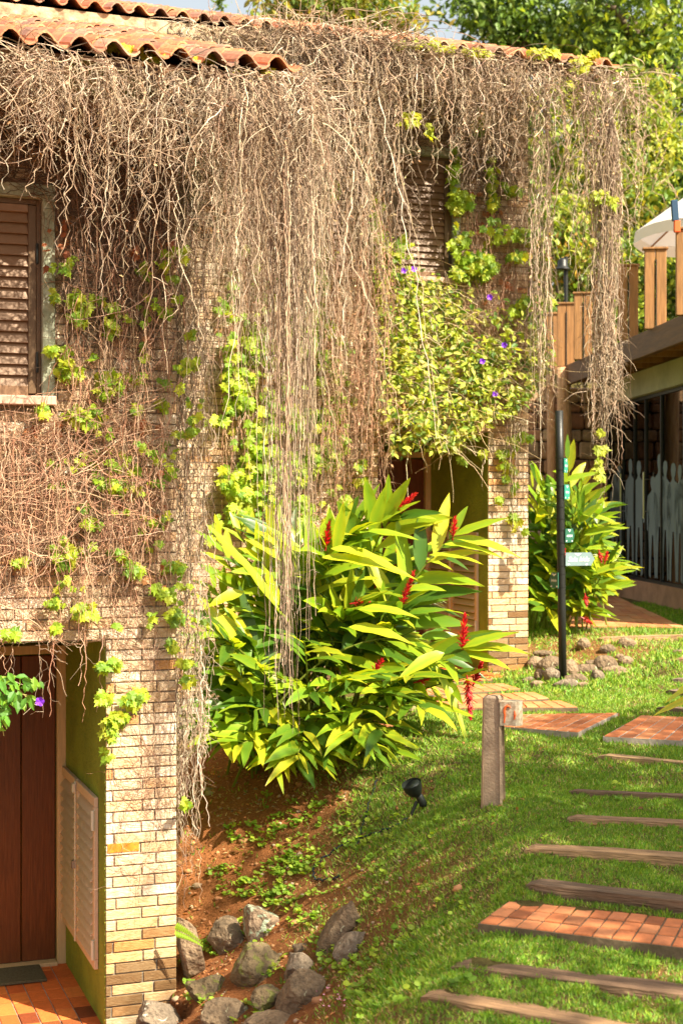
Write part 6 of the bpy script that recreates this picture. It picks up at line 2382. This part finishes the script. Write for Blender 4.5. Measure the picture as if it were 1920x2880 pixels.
tree('hill_tree', 'yellow-green tree top rising behind the middle of the upper roof', (-1.0, 34, 5), [crown_at(770, 20, 34, 140, 62), crown_at(880, 60, 34, 60, 30), crown_at(680, 40, 34, 60, 45)], 5200, (.12, .24), YG + [(.12, .2, .04)], .2, tg_)
tree('hill_tree', 'slender sprig of a far tree alone against the sky above the left roof', (-6.3, 36, 5), [crown_at(506, 8, 36, 9, 12)], 30, (.12, .22), DG, .03, tg_, limb=False, clump=.06)
tree('hill_tree', 'dark green tree above the right part of the upper roof', (4.6, 36, 7), [crown_at(1190, 30, 36, 130, 90), crown_at(1270, 90, 36, 110, 60), crown_at(1110, 15, 37, 60, 50)], 5200, (.14, .26), DG + [(.13, .22, .04)], .26, tg_)
tree('hill_tree', 'tall dense tree filling the top right corner', (8.2, 34, 8), [crown_at(1460, 40, 34, 150, 160), crown_at(1560, 200, 33, 90, 160), crown_at(1380, 130, 35, 90, 120)], 7000, (.14, .26), DG + LG[:2], .28, tg_)
tree('hill_tree', 'dark tree mass at the right edge behind the white parasol', (9.4, 33, 6), [crown_at(1530, 400, 32, 90, 130), crown_at(1480, 520, 33, 110, 100)], 5200, (.14, .26), DG, .24, tg_)
sg = 'leafy bushes on the slope behind the deck'
bush = [('light green leafy bush right of the hanging vine rope, below the corner tree', (1450, 250, 30, 75, 110), 3600, LG),
        ('bright yellow-green bush half-way down the slope, directly above the parasol corner', (1440, 420, 29.5, 80, 70), 3000, LG + YG),
        ('light green bush seen through the thin curtain of vines', (1300, 330, 29, 75, 140), 4200, LG),
        ('pale bush with orange dead leaves behind the slim lamp post', (1290, 560, 28.5, 75, 110), 4200, LG + [(.5, .3, .05)]),
        ('low dark bush between the vine rope and the tall railing posts', (1440, 620, 29, 80, 90), 3200, LG[2:] + DG),
        ('mixed green bush at the right edge seen between the railing posts', (1540, 650, 28, 70, 90), 2800, LG[1:] + DG),
        ('dark bush at the foot of the slope behind the lowest railing posts', (1350, 760, 28, 150, 80), 4200, DG + LG)]
for i, (lb, (x, y, d, rx, ry), n, pal) in enumerate(bush):
    c = crown_at(x, y, d, rx, ry, 1.0)
    tree('slope_bush', lb, (c[0], c[1] + .6, gzs(c[0], c[1] + .6)), [c, (c[0] + rng.normal(0, .4), c[1], c[2] - c[5] * .6, c[3] * .8, .8, c[5] * .6)], n, (.10, .21), pal, .06, sg, 'bush', clump=.26)
# dry branches arching over the slope
bt = thing('dry_brush', tuple(PD(1400, 400, 28)), 'tangle of thin dry branches arching over the slope bushes', 'brush')
mb = MB()
n = 110
c = np.array([PD(rng.uniform(1240, 1568), rng.uniform(150, 560), rng.uniform(26.8, 28.5)) for _ in range(n)])
dr = rng.normal(size=(n, 3)) * np.array([1, .2, .8])
t = np.linspace(-.5, .5, 12)
lnn = rng.uniform(.5, 1.9, n)
Q = c[:, None] + dr[:, None] * (lnn[:, None] * t * .5)[..., None]
Q[:, :, 2] -= (lnn[:, None] * t ** 2) * .8
Q += np.cumsum(rng.normal(0, .02, Q.shape), 1)
mb.tubes(Q, np.tile(np.linspace(1, .5, 12), (n, 1)) * rng.uniform(.006, .014, (n, 1)), vary(None, n, .25, .05, [(.36, .26, .15), (.26, .18, .1)]), sides=4)
mb.build('branches', M['vine'], bt)['kind'] = 'stuff'

# garden tree behind the photographer's right: its shade lies over the lawn
sh = thing('shade_tree', (8.5, 1.5, gzs(8.5, 1.5)), 'tall garden tree standing outside the frame whose dappled shade lies on the lawn', 'tree')
mb = MB()
b0 = np.array([8.5, 1.5, gzs(8.5, 1.5)])
mb.tube([b0, b0 + np.array([-.2, .1, 3]), b0 + np.array([-.1, .4, 6]), b0 + np.array([0, .6, 8.5])], [.3, .24, .2, .1], 12)
for k in range(10):
    a_ = k * .63
    mb.tube([b0 + np.array([-.1, .3, 5.5]), b0 + np.array([1.4 * math.cos(a_), 1.4 * math.sin(a_), 7.2]), b0 + np.array([2.6 * math.cos(a_), 2.8 * math.sin(a_), 8.6])], [.1, .06, .02], 6)
mb.build('trunk', M['bark'], sh, smooth=True)
# crown: fills the volume whose shadow covers the right lawn (aimed with the sun vector)
ml = MB()
Sv = np.array(S)
nc = 900
gxs, gys = rng.uniform(-.4, 7.0, nc), rng.uniform(3.5, 12.2, nc)
edge = tab(gys, [(3.5, .1), (7.0, .3), (8.6, .55), (9.6, .75), (10.6, 1.15), (11.6, 1.6), (12.2, 2.2)])
ok = (gxs > edge) | ((gys > 8.9) & (gys < 10.1) & (gxs > -.3) & (rng.random(nc) < .6))  # second term: extra clumps added to shade the soil before the ginger
gxs, gys = gxs[ok], gys[ok]
nc = len(gxs)
hz = rng.uniform(8.0, 10.6, nc)
cc = np.stack([gxs, gys, np.full(nc, 1.45)], 1) + Sv * ((hz - 1.45) / Sv[2])[:, None]
n = 26000
idx = rng.integers(0, nc, n)
pos = cc[idx] + rng.normal(size=(n, 3)) * np.array([.22, .22, .14])
ml.leaves(pos, rng.normal(size=(n, 3)), rng.normal(size=(n, 3)) * .6 + np.array([.2, 0, 1]), rng.uniform(.10, .17, n), OVATE, vary(None, n, .2, .06, DG + LG[:1]))
ml.build('crown', M['treeleaf'], sh)
